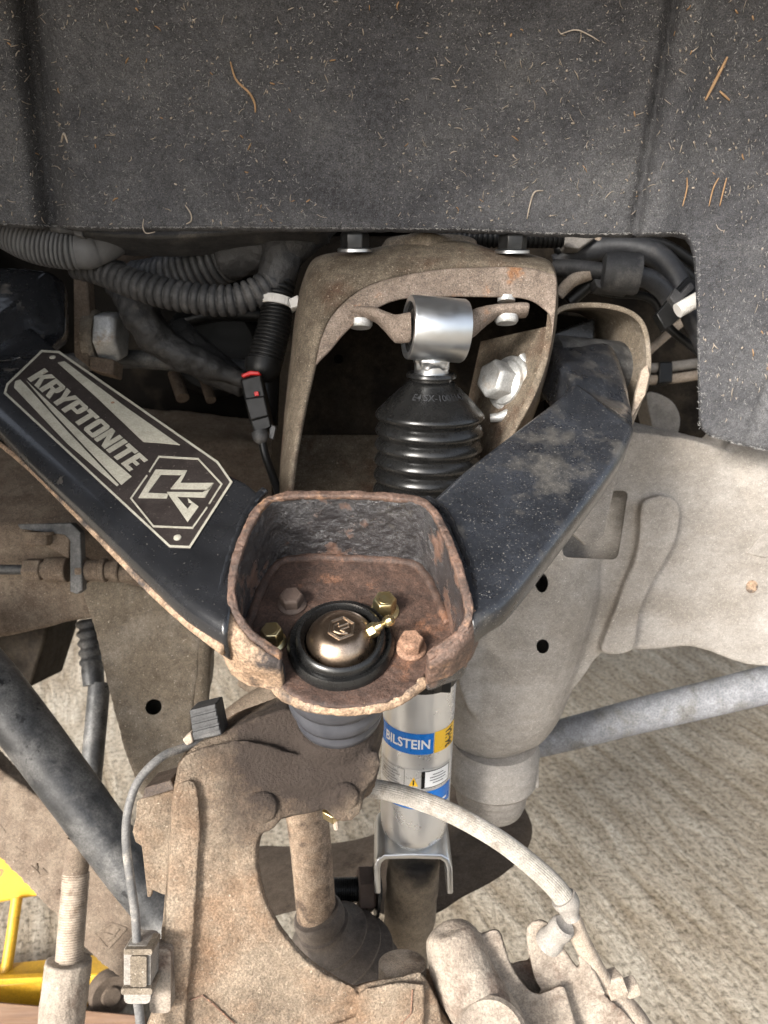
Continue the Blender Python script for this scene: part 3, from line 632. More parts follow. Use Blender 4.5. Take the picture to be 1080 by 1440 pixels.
mb = MB(); mb.rings([boxring([(-60, 372, .70), (70, 381, .70), (92, 398, .72), (92, 470, .70), (60, 500, .64), (-80, 520, .62)], .006), boxring([(-60, 392, .76), (72, 396, .76), (96, 408, .77), (97, 480, .76), (62, 510, .70), (-80, 530, .70)], .006)])
cast(mb, 'bushing_housing', M['arm'], t, voxel=.002, smooth=5, rough=(.0002, 200), big=(.001, 40))
# pocket wall
RIM = [(393, 926, .026), (372, 912, .031), (346, 892, .036), (325, 862, .043), (319, 828, .048), (328, 780, .053), (346, 735, .057), (362, 710, .059), (384, 696, .060), (430, 691, .060), (490, 691, .060), (550, 694, .060), (592, 700, .060), (614, 716, .060), (632, 748, .058), (650, 795, .055), (663, 840, .050), (665, 868, .046), (654, 890, .041), (632, 908, .035), (604, 928, .028)]
S = spline(RIM, 5); cen = PL(490, 810, .04); rs = []
wall_th = .0052
out3 = [PL(*q) for q in S]
for i, q in enumerate(S):
    p = out3[i]; tg = out3[min(i+1, len(S)-1)]-out3[max(i-1, 0)]
    tg -= NRM*tg.dot(NRM); inn = NRM.cross(tg).normalized()
    c2_ = cen-NRM*(cen-p).dot(NRM)
    if inn.dot(c2_-p) < 0: inn = -inn
    h = q[2]; wv = .0007*noise.noise(p*120); p = p+NRM*wv
    rs.append(round_poly([p, p+inn*wall_th, p+inn*wall_th-NRM*(h+.004), p-NRM*(h+.004)-inn*.001], .0016, 2))
m1 = MB().rings(rs)
cast(m1, 'pocket_wall', M['cup'], t, voxel=.0014, smooth=2, rough=(.0005, 160), big=(.0014, 45), lab='curved inner wall of the ball joint pocket, peeling paint over rust')
# worn rim bead on top of the wall
mb = MB(); bead = []; br_ = []
for i, q in enumerate(S):
    p = V(rs[i][0])*0+out3[i]; r4 = rs[i]; top = (V(r4[1])+V(r4[4]))/2
    bead.append(top); iv = (V(r4[4])-V(r4[1])); iv = (iv-NRM*iv.dot(NRM)).normalized()*(.0029+.0005*noise.noise(top*90)); nv = NRM*.0026
    br_.append(round_poly([top-iv+nv*.6, top+iv+nv*.6, top+iv-nv, top-iv-nv], .0008, 2))
mb.rings(br_)
cast(mb, 'pocket_rim', M['rim'], t, voxel=.0011, smooth=2, rough=(.0004, 300), big=(.0004, 90), lab='rusty rim of the pocket')
# outer cheeks at the open front (bare, rusted)
def cheek(pts, mt, lab):
    rs = []
    for o_, i_, hb in pts:
        a = PL(*o_); b = PL(*i_); 
        rs.append(round_poly([a, b, b-NRM*hb, a-NRM*hb*1.0], .003, 3))
    cast(MB().rings(rs), 'pocket_cheek', mt, t, voxel=.0014, smooth=4, rough=(.0004, 260), big=(.0007, 60), lab=lab)
cheek([((394, 938, .022), (397, 924, .024), .026), ((370, 930, .027), (377, 914, .030), .031), ((340, 918, .031), (352, 896, .035), .036), ((312, 895, .036), (330, 868, .042), .041), ((300, 868, .037), (322, 840, .045), .042)], M['arm_rust'], 'tan rusted left cheek of the pocket')
cheek([((603, 938, .026), (599, 924, .028), .020), ((640, 920, .033), (628, 907, .037), .024), ((666, 892, .039), (652, 882, .044), .028), ((680, 860, .043), (664, 852, .048), .032)], M['rim'], 'chipped right cheek of the pocket')
lip = spline([(388, 962), (404, 979), (440, 993), (500, 997), (556, 985), (596, 958)], 6)
cast(MB().tube([PL(x, y-1, -.002) for x, y in lip], [.0046]*len(lip), 12), 'plate_lip', M['arm_rust'], t, voxel=.0013, smooth=2, rough=(.0005, 260), big=(.0006, 80), lab='orange rusted front lip of the bolt plate')
# bolted plate
plate = spline([(386, 948), (402, 972), (440, 990), (500, 994), (555, 982), (598, 948), (640, 890), (648, 820), (610, 735), (560, 712), (420, 712), (372, 740), (340, 800), (340, 860)], 4, True)
mb = MB(); mb.slab([PL(x, y, .003) for x, y in plate], -NRM*.009)
cast(mb, 'bolt_plate', M['plate_rust'], t, voxel=.0016, smooth=3, rough=(.0004, 220), big=(.0006, 60))
# weld fillet between wall and plate along the back
mb = MB(); fb = []
for i in range(18, 78, 2):
    q = S[i]; fb.append(V(rs[i][6])*0+out3[i]-NRM*(q[2]-.005)+(cen-out3[i]).normalized()*.007)
mb.tube(fb, .0036, 10); cast(mb, 'weld_fillet', M['plate_rust'], t, voxel=.0014, smooth=1, rough=(.001, 150), big=(.001, 60))
def weld(pts, mt):
    q = spline(pts, 6); cast(MB().tube([PL(*p) for p in q], [.003+.0004*noise.noise(V((i*.9, 0, 0))) for i in range(len(q))], 10), 'weld_bead', M[mt], t, voxel=.0012, smooth=4, rough=(.0005, 240), big=(.0005, 90))
weld([(372, 689, .043), (350, 716, .044), (330, 765, .044), (315, 815, .043), (305, 860, .041), (306, 884, .036)], 'arm')
weld([(600, 700, .044), (628, 725, .044), (652, 780, .043), (672, 838, .042), (680, 866, .038)], 'arm')
# ---- badge
HB = .0455
def crop(x, y): return x/3.176, 480+y/3.176
def b2(pts, h): return [PL(*crop(x, y), h) for x, y in pts]
OUT = [(185, 37), (265, 42), (975, 535), (1040, 628), (850, 925), (755, 920), (15, 232), (28, 188)]
bd = build(MB().slab(b2(OUT, HB), -NRM*.003), 'badge', M['badge'], t, bevel=.0004, lab='dark engraved maker badge')
def inset(pts, k):
    c = np.mean(pts, axis=0); n = len(pts); out = []
    for i in range(n):
        p0, p1, p2 = (np.array(pts[j % n], float) for j in (i-1, i, i+1))
        d1 = (p1-p0)/np.linalg.norm(p1-p0); d2 = (p2-p1)/np.linalg.norm(p2-p1)
        n1 = np.array([-d1[1], d1[0]]); n2 = np.array([-d2[1], d2[0]]); b_ = n1+n2; b_ /= np.dot(b_, n1)
        if np.dot(n1, c-p1) < 0: b_ = -b_
        out.append(tuple(p1+b_*k))
    return out
def ring_mesh(o_, i_, h):
    n = len(o_); a = b2(o_, h); b = b2(i_, h)
    return MB().add(a+b, [(k, (k+1) % n, (k+1) % n+n, k+n) for k in range(n)])
build(ring_mesh(inset(OUT, 1), inset(OUT, 11), HB+.0004), 'border_line', M['badge_light'], bd)
def flat(pts, name, h=HB+.0004, mt='badge_light'): return build(MB().slab(b2(pts, h), -NRM*.0006), name, M[mt], bd)
flat([(258, 95), (288, 88), (560, 292), (803, 462), (735, 455), (640, 448), (430, 248)], 'stripe')
flat([(62, 205), (68, 178), (90, 170), (118, 198), (300, 400), (530, 640), (522, 646), (300, 455)], 'stripe')
flat([(115, 172), (180, 235), (400, 440), (588, 603), (542, 640), (380, 470), (230, 310)], 'stripe')
for x, y in ((235, 72), (793, 877)):
    build(MB().lathe(PL(*crop(x, y), HB), NRM, [(0, .0026), (.0006, .0024), (.001, .0012)], 20), 'rivet', M['badge_light'], bd)
GL = {'K': (.62, [[(0, 0), (.22, 0), (.22, 1), (0, 1)], [(.22, .42), (.22, .62), (.42, 1), (.66, 1), (.4, .56)], [(.27, .52), (.40, .60), (.68, 0), (.44, 0)]]),
      'R': (.62, [[(0, 0), (.22, 0), (.22, 1), (0, 1)], [(.22, .82), (.55, .82), (.55, 1), (.22, 1)], [(.42, .5), (.64, .55), (.64, .92), (.55, 1), (.42, .9)], [(.22, .42), (.55, .42), (.62, .5), (.55, .58), (.22, .58)], [(.3, .42), (.52, .42), (.66, 0), (.44, 0)]]),
      'Y': (.62, [[(-.04, 1), (.19, 1), (.32, .62), (.43, .42), (.21, .42)], [(.47, 1), (.70, 1), (.43, .42), (.32, .62)], [(.21, 0), (.43, 0), (.43, .42), (.21, .42)]]),
      'P': (.60, [[(0, 0), (.22, 0), (.22, 1), (0, 1)], [(.22, .82), (.55, .82), (.55, 1), (.22, 1)], [(.42, .45), (.62, .48), (.64, .92), (.55, 1), (.42, .9)], [(.22, .36), (.55, .36), (.62, .48), (.22, .54)]]),
      'T': (.56, [[(0, .8), (.58, .8), (.58, 1), (0, 1)], [(.18, 0), (.40, 0), (.40, .8), (.18, .8)]]),
      'O': (.62, [[(0, .1), (.08, 0), (.22, 0), (.22, 1), (.08, 1), (0, .9)], [(.42, 0), (.56, 0), (.64, .1), (.64, .9), (.56, 1), (.42, 1)], [(.22, 0), (.42, 0), (.42, .17), (.22, .17)], [(.22, .83), (.42, .83), (.42, 1), (.22, 1)]]),
      'N': (.66, [[(0, 0), (.2, 0), (.2, 1), (0, 1)], [(.46, 0), (.66, 0), (.66, 1), (.46, 1)], [(.2, 1), (.2, .55), (.46, 0), (.46, .45)]]),
      'I': (.22, [[(0, 0), (.22, 0), (.22, 1), (0, 1)]]),
      'E': (.5, [[(0, 0), (.22, 0), (.22, 1), (0, 1)], [(.22, .81), (.52, .81), (.52, 1), (.22, 1)], [(.22, .42), (.47, .42), (.47, .59), (.22, .59)], [(.22, 0), (.52, 0), (.52, .19), (.22, .19)]])}
word = 'KRYPTONITE'; gap = .075; tot = sum(GL[c][0] for c in word)+gap*(len(word)-1)
cx = 0
for c in word:
    mb = MB()
    for i, poly in enumerate(GL[c][1]):
        q = []
        for gx, gy in poly:
            u = (cx+gx)/tot; s_ = 1-.06*(1-u)
            q.append((122+u*455+gy*82*s_, 166+u*412-gy*50*s_))
        mb.slab(b2(q, HB+.0004+i*.00004), -NRM*.0006)
    o = build(mb, 'letter', M['badge_light'], bd); cx += GL[c][0]+gap
HEX = [(710, 514), (885, 524), (990, 637), (930, 735), (860, 832), (685, 825), (585, 700), (660, 590)]
def stroke(pts, wd, h, closed=False):
    mb = MB(); n = len(pts)
    for i in range(n if closed else n-1):
        a, b = np.array(pts[i], float), np.array(pts[(i+1) % n], float); d_ = (b-a)/np.linalg.norm(b-a); nn = np.array([-d_[1], d_[0]])*wd/2; e_ = d_*wd*.42
        mb.slab(b2([a-nn-e_, b-nn+e_, b+nn+e_, a+nn-e_], h+(i % 3)*.00006), -NRM*.0005)
    return mb
em = build(stroke([(668, 580), (710, 514), (885, 524), (990, 637), (936, 722)], 7, HB+.0004), 'emblem_line', M['badge_light'], bd)
build(stroke([(924, 742), (860, 832), (685, 825), (585, 700), (655, 600)], 7, HB+.0004), 'emblem_line', M['badge_light'], bd)
mb = MB()
for pts in ([(695, 572), (836, 576), (824, 596), (720, 594), (660, 676), (752, 680), (745, 700), (618, 698)], [(836, 576), (806, 632), (955, 632), (938, 660), (762, 658), (812, 596), (824, 596)], [(938, 660), (955, 632), (915, 696), (790, 692), (838, 748), (858, 722), (842, 718), (838, 700), (887, 738), (838, 806), (745, 672), (905, 674)]):
    mb.slab(b2(pts, HB+.0005+.00008*len(mb.v)/40), -NRM*.0006)
build(mb, 'emblem', M['badge_light'], bd)
build(MB().lathe(PL(*crop(503, 273), HB+.0005), NRM, [(-.0004, .0016), (.0001, .0014)], 9), 'rust_spot', M['rust_bolt'], bd)

# ================================================================== BALL JOINT
t = thing('ball_joint', 'bronze domed ball joint with black ring and grease nipple in the rusty pocket', 'ball joint', BJ-NRM*.06)
K = px(1, .47)*1.05
build(MB().lathe(BJ+NRM*.003, NRM, [(-.002, 71*K), (.001, 72*K), (.004, 71*K), (.0065, 67*K), (.006, 63*K), (.0055, 61*K), (.008, 60*K), (.011, 57*K), (.0115, 53*K), (.009, 49*K), (.005, 47*K)], 80, False, False), 'retaining_ring', M['rubber'], t, smooth=60)
DC = BJ+NRM*.003
dome = build(MB().lathe(DC, NRM, [(-.001, 50*K), (.003, 50*K), (.004, 49*K), (.0045, 47*K), (.006, 46*K), (.009, 44*K), (.0125, 39.5*K), (.0155, 33*K), (.017, 27*K), (.0174, 23*K), (.0174, 5*K)], 80), 'dome_cap', M['bronze'], t, smooth=50)
build(MB().lathe(DC, NRM, [(.0015, 53*K), (.0048, 53*K), (.0056, 50.5*K), (.0052, 48*K)], 80, False, False), 'gold_band', M['gold'], t)
eu = (RT-NRM*RT.dot(NRM)).normalized(); ev = NRM.cross(eu).normalized()
if ev.dot(UP) < 0: ev = -ev
def dpt(a, b, h=.0206): return DC+NRM*h+eu*a*K+ev*b*K
def dstroke(mb, pts, wd, closed=False):
    n = len(pts)
    for i in range(n if closed else n-1): mb.tube([dpt(*pts[i], .0175), dpt(*pts[(i+1) % n], .0175)], wd*K, 6)
rot = lambda q, s_=1: [(s_*(x*math.cos(-.1)-y*math.sin(-.1))+2, s_*(x*math.sin(-.1)+y*math.cos(-.1))) for x, y in q]
mb = MB(); hx = [(18*math.cos(math.pi*(k/3+1/6)), 19*math.sin(math.pi*(k/3+1/6))) for k in range(6)]
dstroke(mb, rot(hx), 1.1, True); dstroke(mb, rot([(x*.86, y*.86) for x, y in hx]), .6, True)
build(mb, 'emblem_outline', M['emblem_bronze'], dome)
mb = MB(); dstroke(mb, rot([(-9, -6), (-10, 3), (-4, 9), (-4, 2), (8, 9), (9, 3), (-1, -3)]), 1.1); dstroke(mb, rot([(-1, -3), (9, -8), (0, -9), (-9, -6)]), 1.1); build(mb, 'emblem', M['emblem_bronze'], dome)
uv, ff = text_mesh('26', .02)
build(MB().add([dpt(-34+9*(1-v_)*.9, -10+16*u-2, .0138+.0030*(1-v_)) for u, v_ in uv], ff), 'stamped_number', M['emblem_bronze'], dome)
zc = DC+NRM*.012+eu*40*K+ev*4*K; za = (eu*.75+NRM*.62+ev*.05).normalized()
z_ = build(MB().hexhead(zc-za*.003, za, 10*K, .008), 'grease_nipple', M['gold'], t, bevel=.0004)
build(MB().lathe(zc+za*.004, za, [(0, 6*K), (.003, 6*K), (.0045, 4.6*K), (.0065, 4.6*K), (.008, 7*K), (.011, 7.5*K), (.013, 6*K), (.0138, 3*K)], 24), 'nipple_tip', M['gold'], z_)
cast(MB().tube([zc-za*.003-ev*6*K, zc-za*.005-ev*13*K-eu*2*K, zc-za*.008-ev*20*K-eu*3*K], [3.5*K, 4.5*K, 2.5*K], 8), 'grease_drip', M['magenta'], t, voxel=.0004, smooth=2, rough=(.0002, 500), big=(.0003, 200))
def plate_bolt(x, y, mt, lab, r=16, hh=.0085):
    c = PL(x, y, .003); kk = px(1, proj(c)[2])
    b = build(MB().lathe(c, NRM, [(0, r*1.28*kk), (.0012, r*1.28*kk), (.0028, r*1.0*kk)], 32), 'flange_bolt', M[mt], t, lab=lab)
    build(MB().hexhead(c+NRM*.0022, NRM, r*1.06*kk, hh), 'hex_head', M[mt], b, bevel=.0005)
    build(MB().lathe(c+NRM*(.0022+hh-.0002), NRM, [(0, r*.66*kk), (.0004, r*.62*kk), (.0003, r*.3*kk)], 24), 'head_recess', M[mt], b)
plate_bolt(541, 860, 'gold', 'gold plated flange bolt behind the dome', 16, .011)
plate_bolt(384, 903, 'gold', 'gold plated flange bolt half hidden by the left cheek', 15, .011)
plate_bolt(578, 912, 'rust_bolt', 'rusty flange bolt right of the dome', 17)
plate_bolt(411, 850, 'dark_bolt', 'dark rusty bolt deep in the left of the pocket', 16, .008)
# rubber boot under the plate
build(MB().lathe(BJ-RT*.0045, -NRM, [(.004, 66*K), (.012, 71*K), (.024, 74*K), (.030, 74*K), (.035, 72*K), (.038, 63*K), (.040, 63*K), (.044, 70*K), (.050, 71*K), (.054, 69*K), (.057, 59*K), (.059, 59*K), (.063, 65*K), (.069, 64*K), (.073, 56*K), (.08, 50*K)], 72), 'rubber_boot', M['boot_black'], t, smooth=180)

# ================================================================== STEERING KNUCKLE
t = thing('steering_knuckle', 'large rusty tan cast steering knuckle below the ball joint boot', 'knuckle', (400, 1440, .56))
KC = BJ-NRM*.074-RT*.008                           # seat of the boot
KP = plane3((300, 1100, .495), (520, 1100, .505), (380, 1440, .515))
def kn(x, y, h=0): return KP(x, y, h)
mb = MB()
def kslab(pts, h, th, n=3, shrink=.0):
    q = spline(pts, n, True) if n else pts
    f = [kn(x, y, h) for x, y in q]
    mb.slab(f, [p+(p-CAM).normalized()*th for p in f])      # drafted sides
kslab([(256, 1066), (300, 1048), (350, 1042), (420, 1060), (500, 1066), (528, 1056), (533, 1080), (518, 1106), (488, 1128), (452, 1139), (405, 1148), (378, 1160), (364, 1188), (367, 1235), (385, 1285), (420, 1334), (462, 1368), (500, 1386), (505, 1386), (506, 1384), (560, 1374), (600, 1376), (600, 1500), (222, 1500), (223, 1400), (229, 1300), (236, 1225), (240, 1160), (246, 1105)], 0, .045, 3)
kslab([(250, 1105), (274, 1100), (282, 1150), (278, 1230), (272, 1320), (262, 1420), (258, 1500), (222, 1500), (226, 1400), (232, 1300), (238, 1220), (242, 1150)], .006, .03, 3)          # left flange rib
kslab([(336, 1165), (364, 1172), (360, 1195), (364, 1238), (384, 1290), (418, 1338), (460, 1372), (500, 1390), (490, 1412), (440, 1392), (396, 1352), (362, 1298), (342, 1240), (332, 1195)], .004, .03, 3)   # rim of the opening
kslab([(508, 1392), (560, 1381), (598, 1384), (596, 1500), (440, 1500), (420, 1460), (470, 1440), (500, 1430)], .007, .03, 0)   # machined pad
mb.tube([kn(x, y, -.018) for x, y in ((280, 1092), (360, 1088), (440, 1082), (500, 1085))], [px(q, .5) for q in (32, 40, 44, 38)], 18)
mb.lathe(kn(582, 1446, -.022), KP.n, [(-.03, px(60, .5)), (.022, px(58, .5)), (.025, px(54, .5))], 48)
for x, y, r_ in ((368, 1134, 25), (484, 1120, 23)): mb.lathe(kn(x, y, -.01), KP.n, [(0, px(r_+6, .5)), (.012, px(r_+2, .5))], 28)
mb.lathe(KC, -NRM, [(-.004, 64*K), (.0, 70*K), (.006, 73*K), (.03, 72*K), (.044, 62*K)], 48)
hv = spline([(258, 1060, .0), (300, 1036, .0), (335, 1020, 0), (372, 1006, .0), (410, 1000, 0), (440, 1060, 0), (400, 1075, 0), (330, 1068, 0), (262, 1084, 0)], 4, True)
mb.slab([P(q[0], q[1], .505) for q in hv], FW*.05)
mb.tube([P(300, 1062, .515), P(360, 1052, .52), P(430, 1050, .535)], [.016, .02, .024], 16)
mb.tube([P(430, 1080, .525), P(480, 1082, .53), P(505, 1075, .54)], [.026, .028, .022], 18)
cast(mb, 'body', M['knuckle'], t, voxel=.0016, smooth=4, rough=(.0005, 380), big=(.0009, 60))
cr = [(278, 1150, .0), (276, 1230, 0), (272, 1320, 0), (266, 1400, 0), (264, 1500, 0)]
for pts in ([(238, 1418), (285, 1400), (300, 1412), (330, 1440)], [(580, 1392), (578, 1425), (560, 1445), (540, 1450)]):
    build(MB().tube([kn(x, y, .0075 if x > 500 else .001) for x, y in pts], px(1.2, .5), 6), 'casting_seam', M['rust'], t)
for x, y, r_ in ((368, 1134, 24), (485, 1119, 21)):
    cast(MB().lathe(kn(x, y, .001), KP.n, [(-.01, px(r_, .5)), (.002, px(r_*.97, .5)), (.004, px(r_*.8, .5))], 32), 'bolt_boss', M['knuckle'], t, voxel=.0011, smooth=2, rough=(.0003, 300), big=(.0005, 90))
# splash shield edge left of the knuckle
sh = [(192, 1128), (200, 1122), (246, 1110), (250, 1180), (250, 1262), (228, 1258), (214, 1252), (212, 1262), (207, 1262), (203, 1225), (199, 1190), (190, 1184), (186, 1170), (191, 1150)]
mb = MB(); mb.slab([P(x, y, .515) for x, y in sh], FW*.004); build(mb, 'splash_shield', M['knuckle'], t, bevel=.0008)
mb = MB(); mb.slab([P(x, y, .512) for x, y in ((200, 1124), (203, 1108), (240, 1097), (247, 1110))], FW*.03); build(mb, 'shield_tab', M['knuckle_dark'], t, bevel=.001)
# cotter pin and stud end under the neck
gd = -NRM
build(MB().hexhead(P(468, 1134, .545), gd, px(17, .54), .012), 'castle_nut', M['gold'], t, bevel=.0006)
build(MB().tube([P(472, 1140, .53), P(486, 1142, .528), P(490, 1148, .528), P(482, 1152, .528)], px(3, .53), 8), 'cotter_pin', M['gold'], t)
build(MB().tube([P(470, 1144, .545), P(473, 1165, .55)], px(4, .55), 8), 'cotter_leg', M['tan_steel'], t)
build(MB().lathe(P(566, 1362, .565), UP, [(-.01, px(34, .56)), (.004, px(34, .56)), (.006, px(28, .56))], 32), 'stud_cap', M['tan_steel'], t)

# ================================================================== CALIPER, HOSE, SENSOR CABLE
t = thing('brake_caliper', 'pale rusty brake caliper with rounded piston bosses at the bottom edge', 'caliper', (760, 1440, .56))
d = .56
mb = MB()
def cyl(pts, n=24):
    p, r = path(pts, 4); mb.tube(p, r, n)
def cslab(pts, dd, th, n=2):
    q = spline(pts, n, True); f = [P(x, y, d+dd) for x, y in q]; mb.slab(f, [p+(p-CAM).normalized()*th for p in f])
cyl([(632, 1301, d-.008, 4), (633, 1304, d-.008, 24), (636, 1316, d-.009, 36), (641, 1338, d-.01, 42), (654, 1378, d-.015, 44), (690, 1440, d-.02, 46), (720, 1500, d-.02, 48)])
cslab([(668, 1326), (684, 1311), (700, 1308), (707, 1322), (716, 1352), (738, 1386), (758, 1398), (788, 1386), (798, 1398), (806, 1430), (816, 1500), (690, 1500), (690, 1400)], -.006, .04)
cslab([(740, 1318), (744, 1300), (758, 1293), (772, 1299), (780, 1318), (804, 1350), (834, 1388), (866, 1412), (892, 1440), (910, 1500), (830, 1500), (802, 1430), (782, 1398), (758, 1390), (748, 1360)], .006, .05)
cslab([(640, 1350), (700, 1360), (760, 1345), (800, 1350), (838, 1396), (880, 1430), (920, 1510), (640, 1510)], .022, .05)
cslab([(812, 1345), (828, 1350), (846, 1385), (850, 1400), (830, 1396)], .004, .03)
cast(mb, 'housing', M['caliper'], t, voxel=.0014, smooth=4, rough=(.0004, 300), big=(.0009, 70))
build(MB().lathe(P(690, 1462, d-.05), ray(690, 1462)*-1, [(-.02, px(52, .52)), (0, px(52, .52)), (.003, px(46, .52)), (.001, px(34, .52))], 40), 'piston_boss', M['caliper'], t)
bz = (P(806, 1288, d-.012)-P(772, 1325, d)).normalized()
p0 = P(770, 1327, d)
build(MB().lathe(p0, bz, [(0, px(19, d)), (.006, px(19, d)), (.008, px(17, d)), (.014, px(16.5, d)), (.016, px(17.5, d)), (.022, px(17, d)), (.0235, px(14, d)), (.0225, px(8, d))], 32), 'bleeder_cap', M['pale'], t, smooth=35)
t = thing('brake_hose', 'ribbed off-white brake hose curving from behind the knuckle to the caliper', 'hose', (800, 1290, .56))
p, r = path([(470, 1108, .60, 12), (525, 1109, .595, 13), (580, 1122, .585, 13.5), (640, 1146, .575, 13.8), (700, 1180, .567, 14), (745, 1214, .562, 14.5), (778, 1244, .56, 15), (795, 1266, .56, 15)], 8)
build(MB().tube(p, r, 56, prof=[1.0, .955]), 'hose', M['hose'], t, smooth=20)
p, r = path([(792, 1262, .56, 18.5), (797, 1270, .56, 18.5), (799, 1276, .56, 16), (801, 1285, .56, 13), (803, 1292, .56, 12.5)], 5); build(MB().tube(p, r, 32), 'crimp_collar', M['pale'], t, smooth=60)
p, r = path([(803, 1288, .562, 13), (815, 1318, .566, 13), (832, 1352, .572, 13), (850, 1384, .578, 13.5), (862, 1402, .58, 15), (880, 1425, .58, 22), (900, 1460, .58, 26)], 5); build(MB().tube(p, r, 24), 'end_pipe', M['tan_steel'], t, smooth=60)
mb = MB(); mb.tube([P(848, 1392, .578), P(872, 1382, .582)], px(21, .58), 6); build(mb, 'banjo_clamp', M['tan_steel'], t, bevel=.0008)
build(MB().hexhead(P(872, 1394, .584), P(895, 1385, .586)-P(872, 1394, .584), px(15, .58), .014), 'banjo_bolt', M['tan_steel'], t, bevel=.0006)

t = thing('sensor_cable', 'thin black wheel speed sensor cable running down left of the knuckle', 'cable', (193, 1440, .48))
p, r = path([(300, 1030, .52, 6), (262, 1050, .505, 6), (228, 1064, .49, 6), (196, 1096, .48, 6), (181, 1135, .475, 6), (177, 1180, .475, 6), (183, 1235, .476, 6.2), (190, 1285, .478, 6.2), (193, 1335, .48, 6)], 8); build(MB().tube(p, r, 14), 'cable', M['cable'], t)
p, r = path([(192, 1400, .482, 6.5), (196, 1425, .482, 6.5), (200, 1470, .482, 6.5)], 5); build(MB().tube(p, r, 14), 'cable_tail', M['cable'], t)
def rbox(name, x0, y0, x1, y1, d0, th, mt, par, rad=5, sk=0, bev=.001):
    q = round_poly([P(x0, y0, d0), P(x1, y0, d0), P(x1+sk, y1, d0), P(x0+sk, y1, d0)], px(rad, d0), 4)
    return build(MB().slab(q, FW*th), name, M[mt], par, bevel=bev)
rbox('clip_body', 174, 1330, 212, 1412, .474, .018, 'grey_frame', t, 9, 0, .0015)
rbox('clip_rib', 183, 1345, 206, 1388, .4715, .01, 'dusty_frame', t, 3)
rbox('clip_band', 170, 1390, 214, 1399, .4705, .018, 'dusty_frame', t, 3)
rbox('clip_band', 174, 1335, 214, 1343, .4705, .018, 'dusty_frame', t, 3)
rbox('clip_bracket', 210, 1335, 240, 1425, .49, .012, 'caliper', t, 8, 0, .002)
t = thing('cable_clip', 'black ridged plastic cable clip on top of the knuckle', 'clip', (290, 1035, .52))
build(MB().slab([P(x, y, .50) for x, y in ((266, 999), (303, 990), (312, 1034), (272, 1042))], FW*.022), 'clip_block', M['dusty_plastic'], t, bevel=.001)
for k in range(4):
    a = k/3.3; build(MB().slab([P(266+a*4+.5, 999+a*34, .4985), P(303+a*6, 990+a*33, .4985), P(303.5+a*6, 996+a*33, .4985), P(267+a*4, 1006+a*34, .4985)], FW*.003), 'ridge', M['dusty_plastic'], t, bevel=.0006)
build(MB().slab([P(x, y, .503) for x, y in ((256, 1040), (268, 1030), (272, 1044), (262, 1050))], FW*.012), 'clip_foot', M['tan_steel'], t, bevel=.001)
# ================================================================== CAM BOLT, PIVOT BRACKETS
t = thing('alignment_bolt', 'zinc hex bolt on an eccentric washer inside the shock tower, right of the boot', 'bolt', (715, 560, .66))
axb = (-RT*.80-FW*.58+UP*.10).normalized()
c = P(712, 538, .64)
build(MB().lathe(c, axb, [(-.004, px(38, .645)), (-.001, px(38, .645)), (0, px(36, .645))], 40), 'cam_washer', M['zinc_dull'], t)
build(MB().lathe(c, axb, [(0, px(32, .645)), (.003, px(31, .645)), (.006, px(24, .645))], 32), 'bolt_flange', M['zinc_dull'], t)
build(MB().hexhead(c+axb*.004, axb, px(27, .645), .017), 'hex_head', M['zinc_dull'], t, bevel=.001)
p, r = path([(733, 500, .635, 6), (742, 520, .632, 7), (740, 545, .632, 7), (728, 570, .634, 7), (708, 585, .637, 7), (690, 588, .64, 6)], 6); build(MB().tube(p, r, 12), 'cam_guide', M['zinc_dull'], t, smooth=60)
t = thing('pivot_bracket', 'dusty U-shaped sheet metal bracket around the end of the right arm leg', 'bracket', (850, 600, .68))
U = spline([(770, 470), (778, 444), (800, 431), (850, 430), (888, 441), (906, 462), (912, 500), (909, 540), (896, 572), (885, 600)], 5)
mb = MB(); rs = []
for x, y in U: rs.append([P(x, y, .655), P(x, y, .662), P(770+(x-770)*.78, y+3, .70), P(770+(x-770)*.5, y+7, .76)])
k = 4; mb.add([p for r_ in rs for p in r_], [(i*k+j, (i+1)*k+j, (i+1)*k+j+1, i*k+j+1) for i in range(len(rs)-1) for j in range(k-1)])
build(mb, 'bracket_shell', M['dusty_frame'], t, solid=.0045, bevel=.0012, smooth=60, soff=0)
build(MB().slab([P(x, y, .76) for x, y in ((766, 440), (846, 448), (846, 600), (766, 600))], FW*.004), 'rear_plate', M['dark_inner'], t)  # black colour carries the shade inside the bracket
build(MB().slab([P(x, y, .70) for x, y in ((768, 470), (838, 445), (838, 520), (768, 560))], FW*.03), 'rubber_bushing', M['rubber'], t, bevel=.003)
mb = MB(); mb.slab([P(x, y, .648) for x, y in ((893, 560), (903, 520), (911, 512), (914, 528), (908, 555), (892, 582), (886, 590))], FW*.006); build(mb, 'washer_edge', M['tan_steel'], t, bevel=.001)
build(MB().slab([P(x, y, .70) for x, y in ((888, 612), (872, 650), (849, 752), (838, 764), (822, 766), (806, 752), (800, 700), (840, 630))], FW*.005), 'lower_web', M['grey_frame'], t, bevel=.001)
t = thing('pivot_bolt', 'large dusty hex bolt with washer at the left arm pivot, one facet bare', 'bolt', (140, 480, .78))
build(MB().slab([P(x, y, .775) for x, y in ((103, 384), (122, 390), (126, 450), (124, 515), (104, 500))], FW*.02), 'mount_flange', M['rail'], t, bevel=.002)
build(MB().lathe(P(136, 478, .80), RT, [(-.006, px(42, .79)), (.002, px(42, .79)), (.005, px(38, .79))], 36), 'washer', M['dusty_frame'], t)
build(MB().hexhead(P(142, 474, .79), RT, px(37, .79), px(30, .79), .25), 'hex_head', M['zinc_dull'], t, bevel=.002)
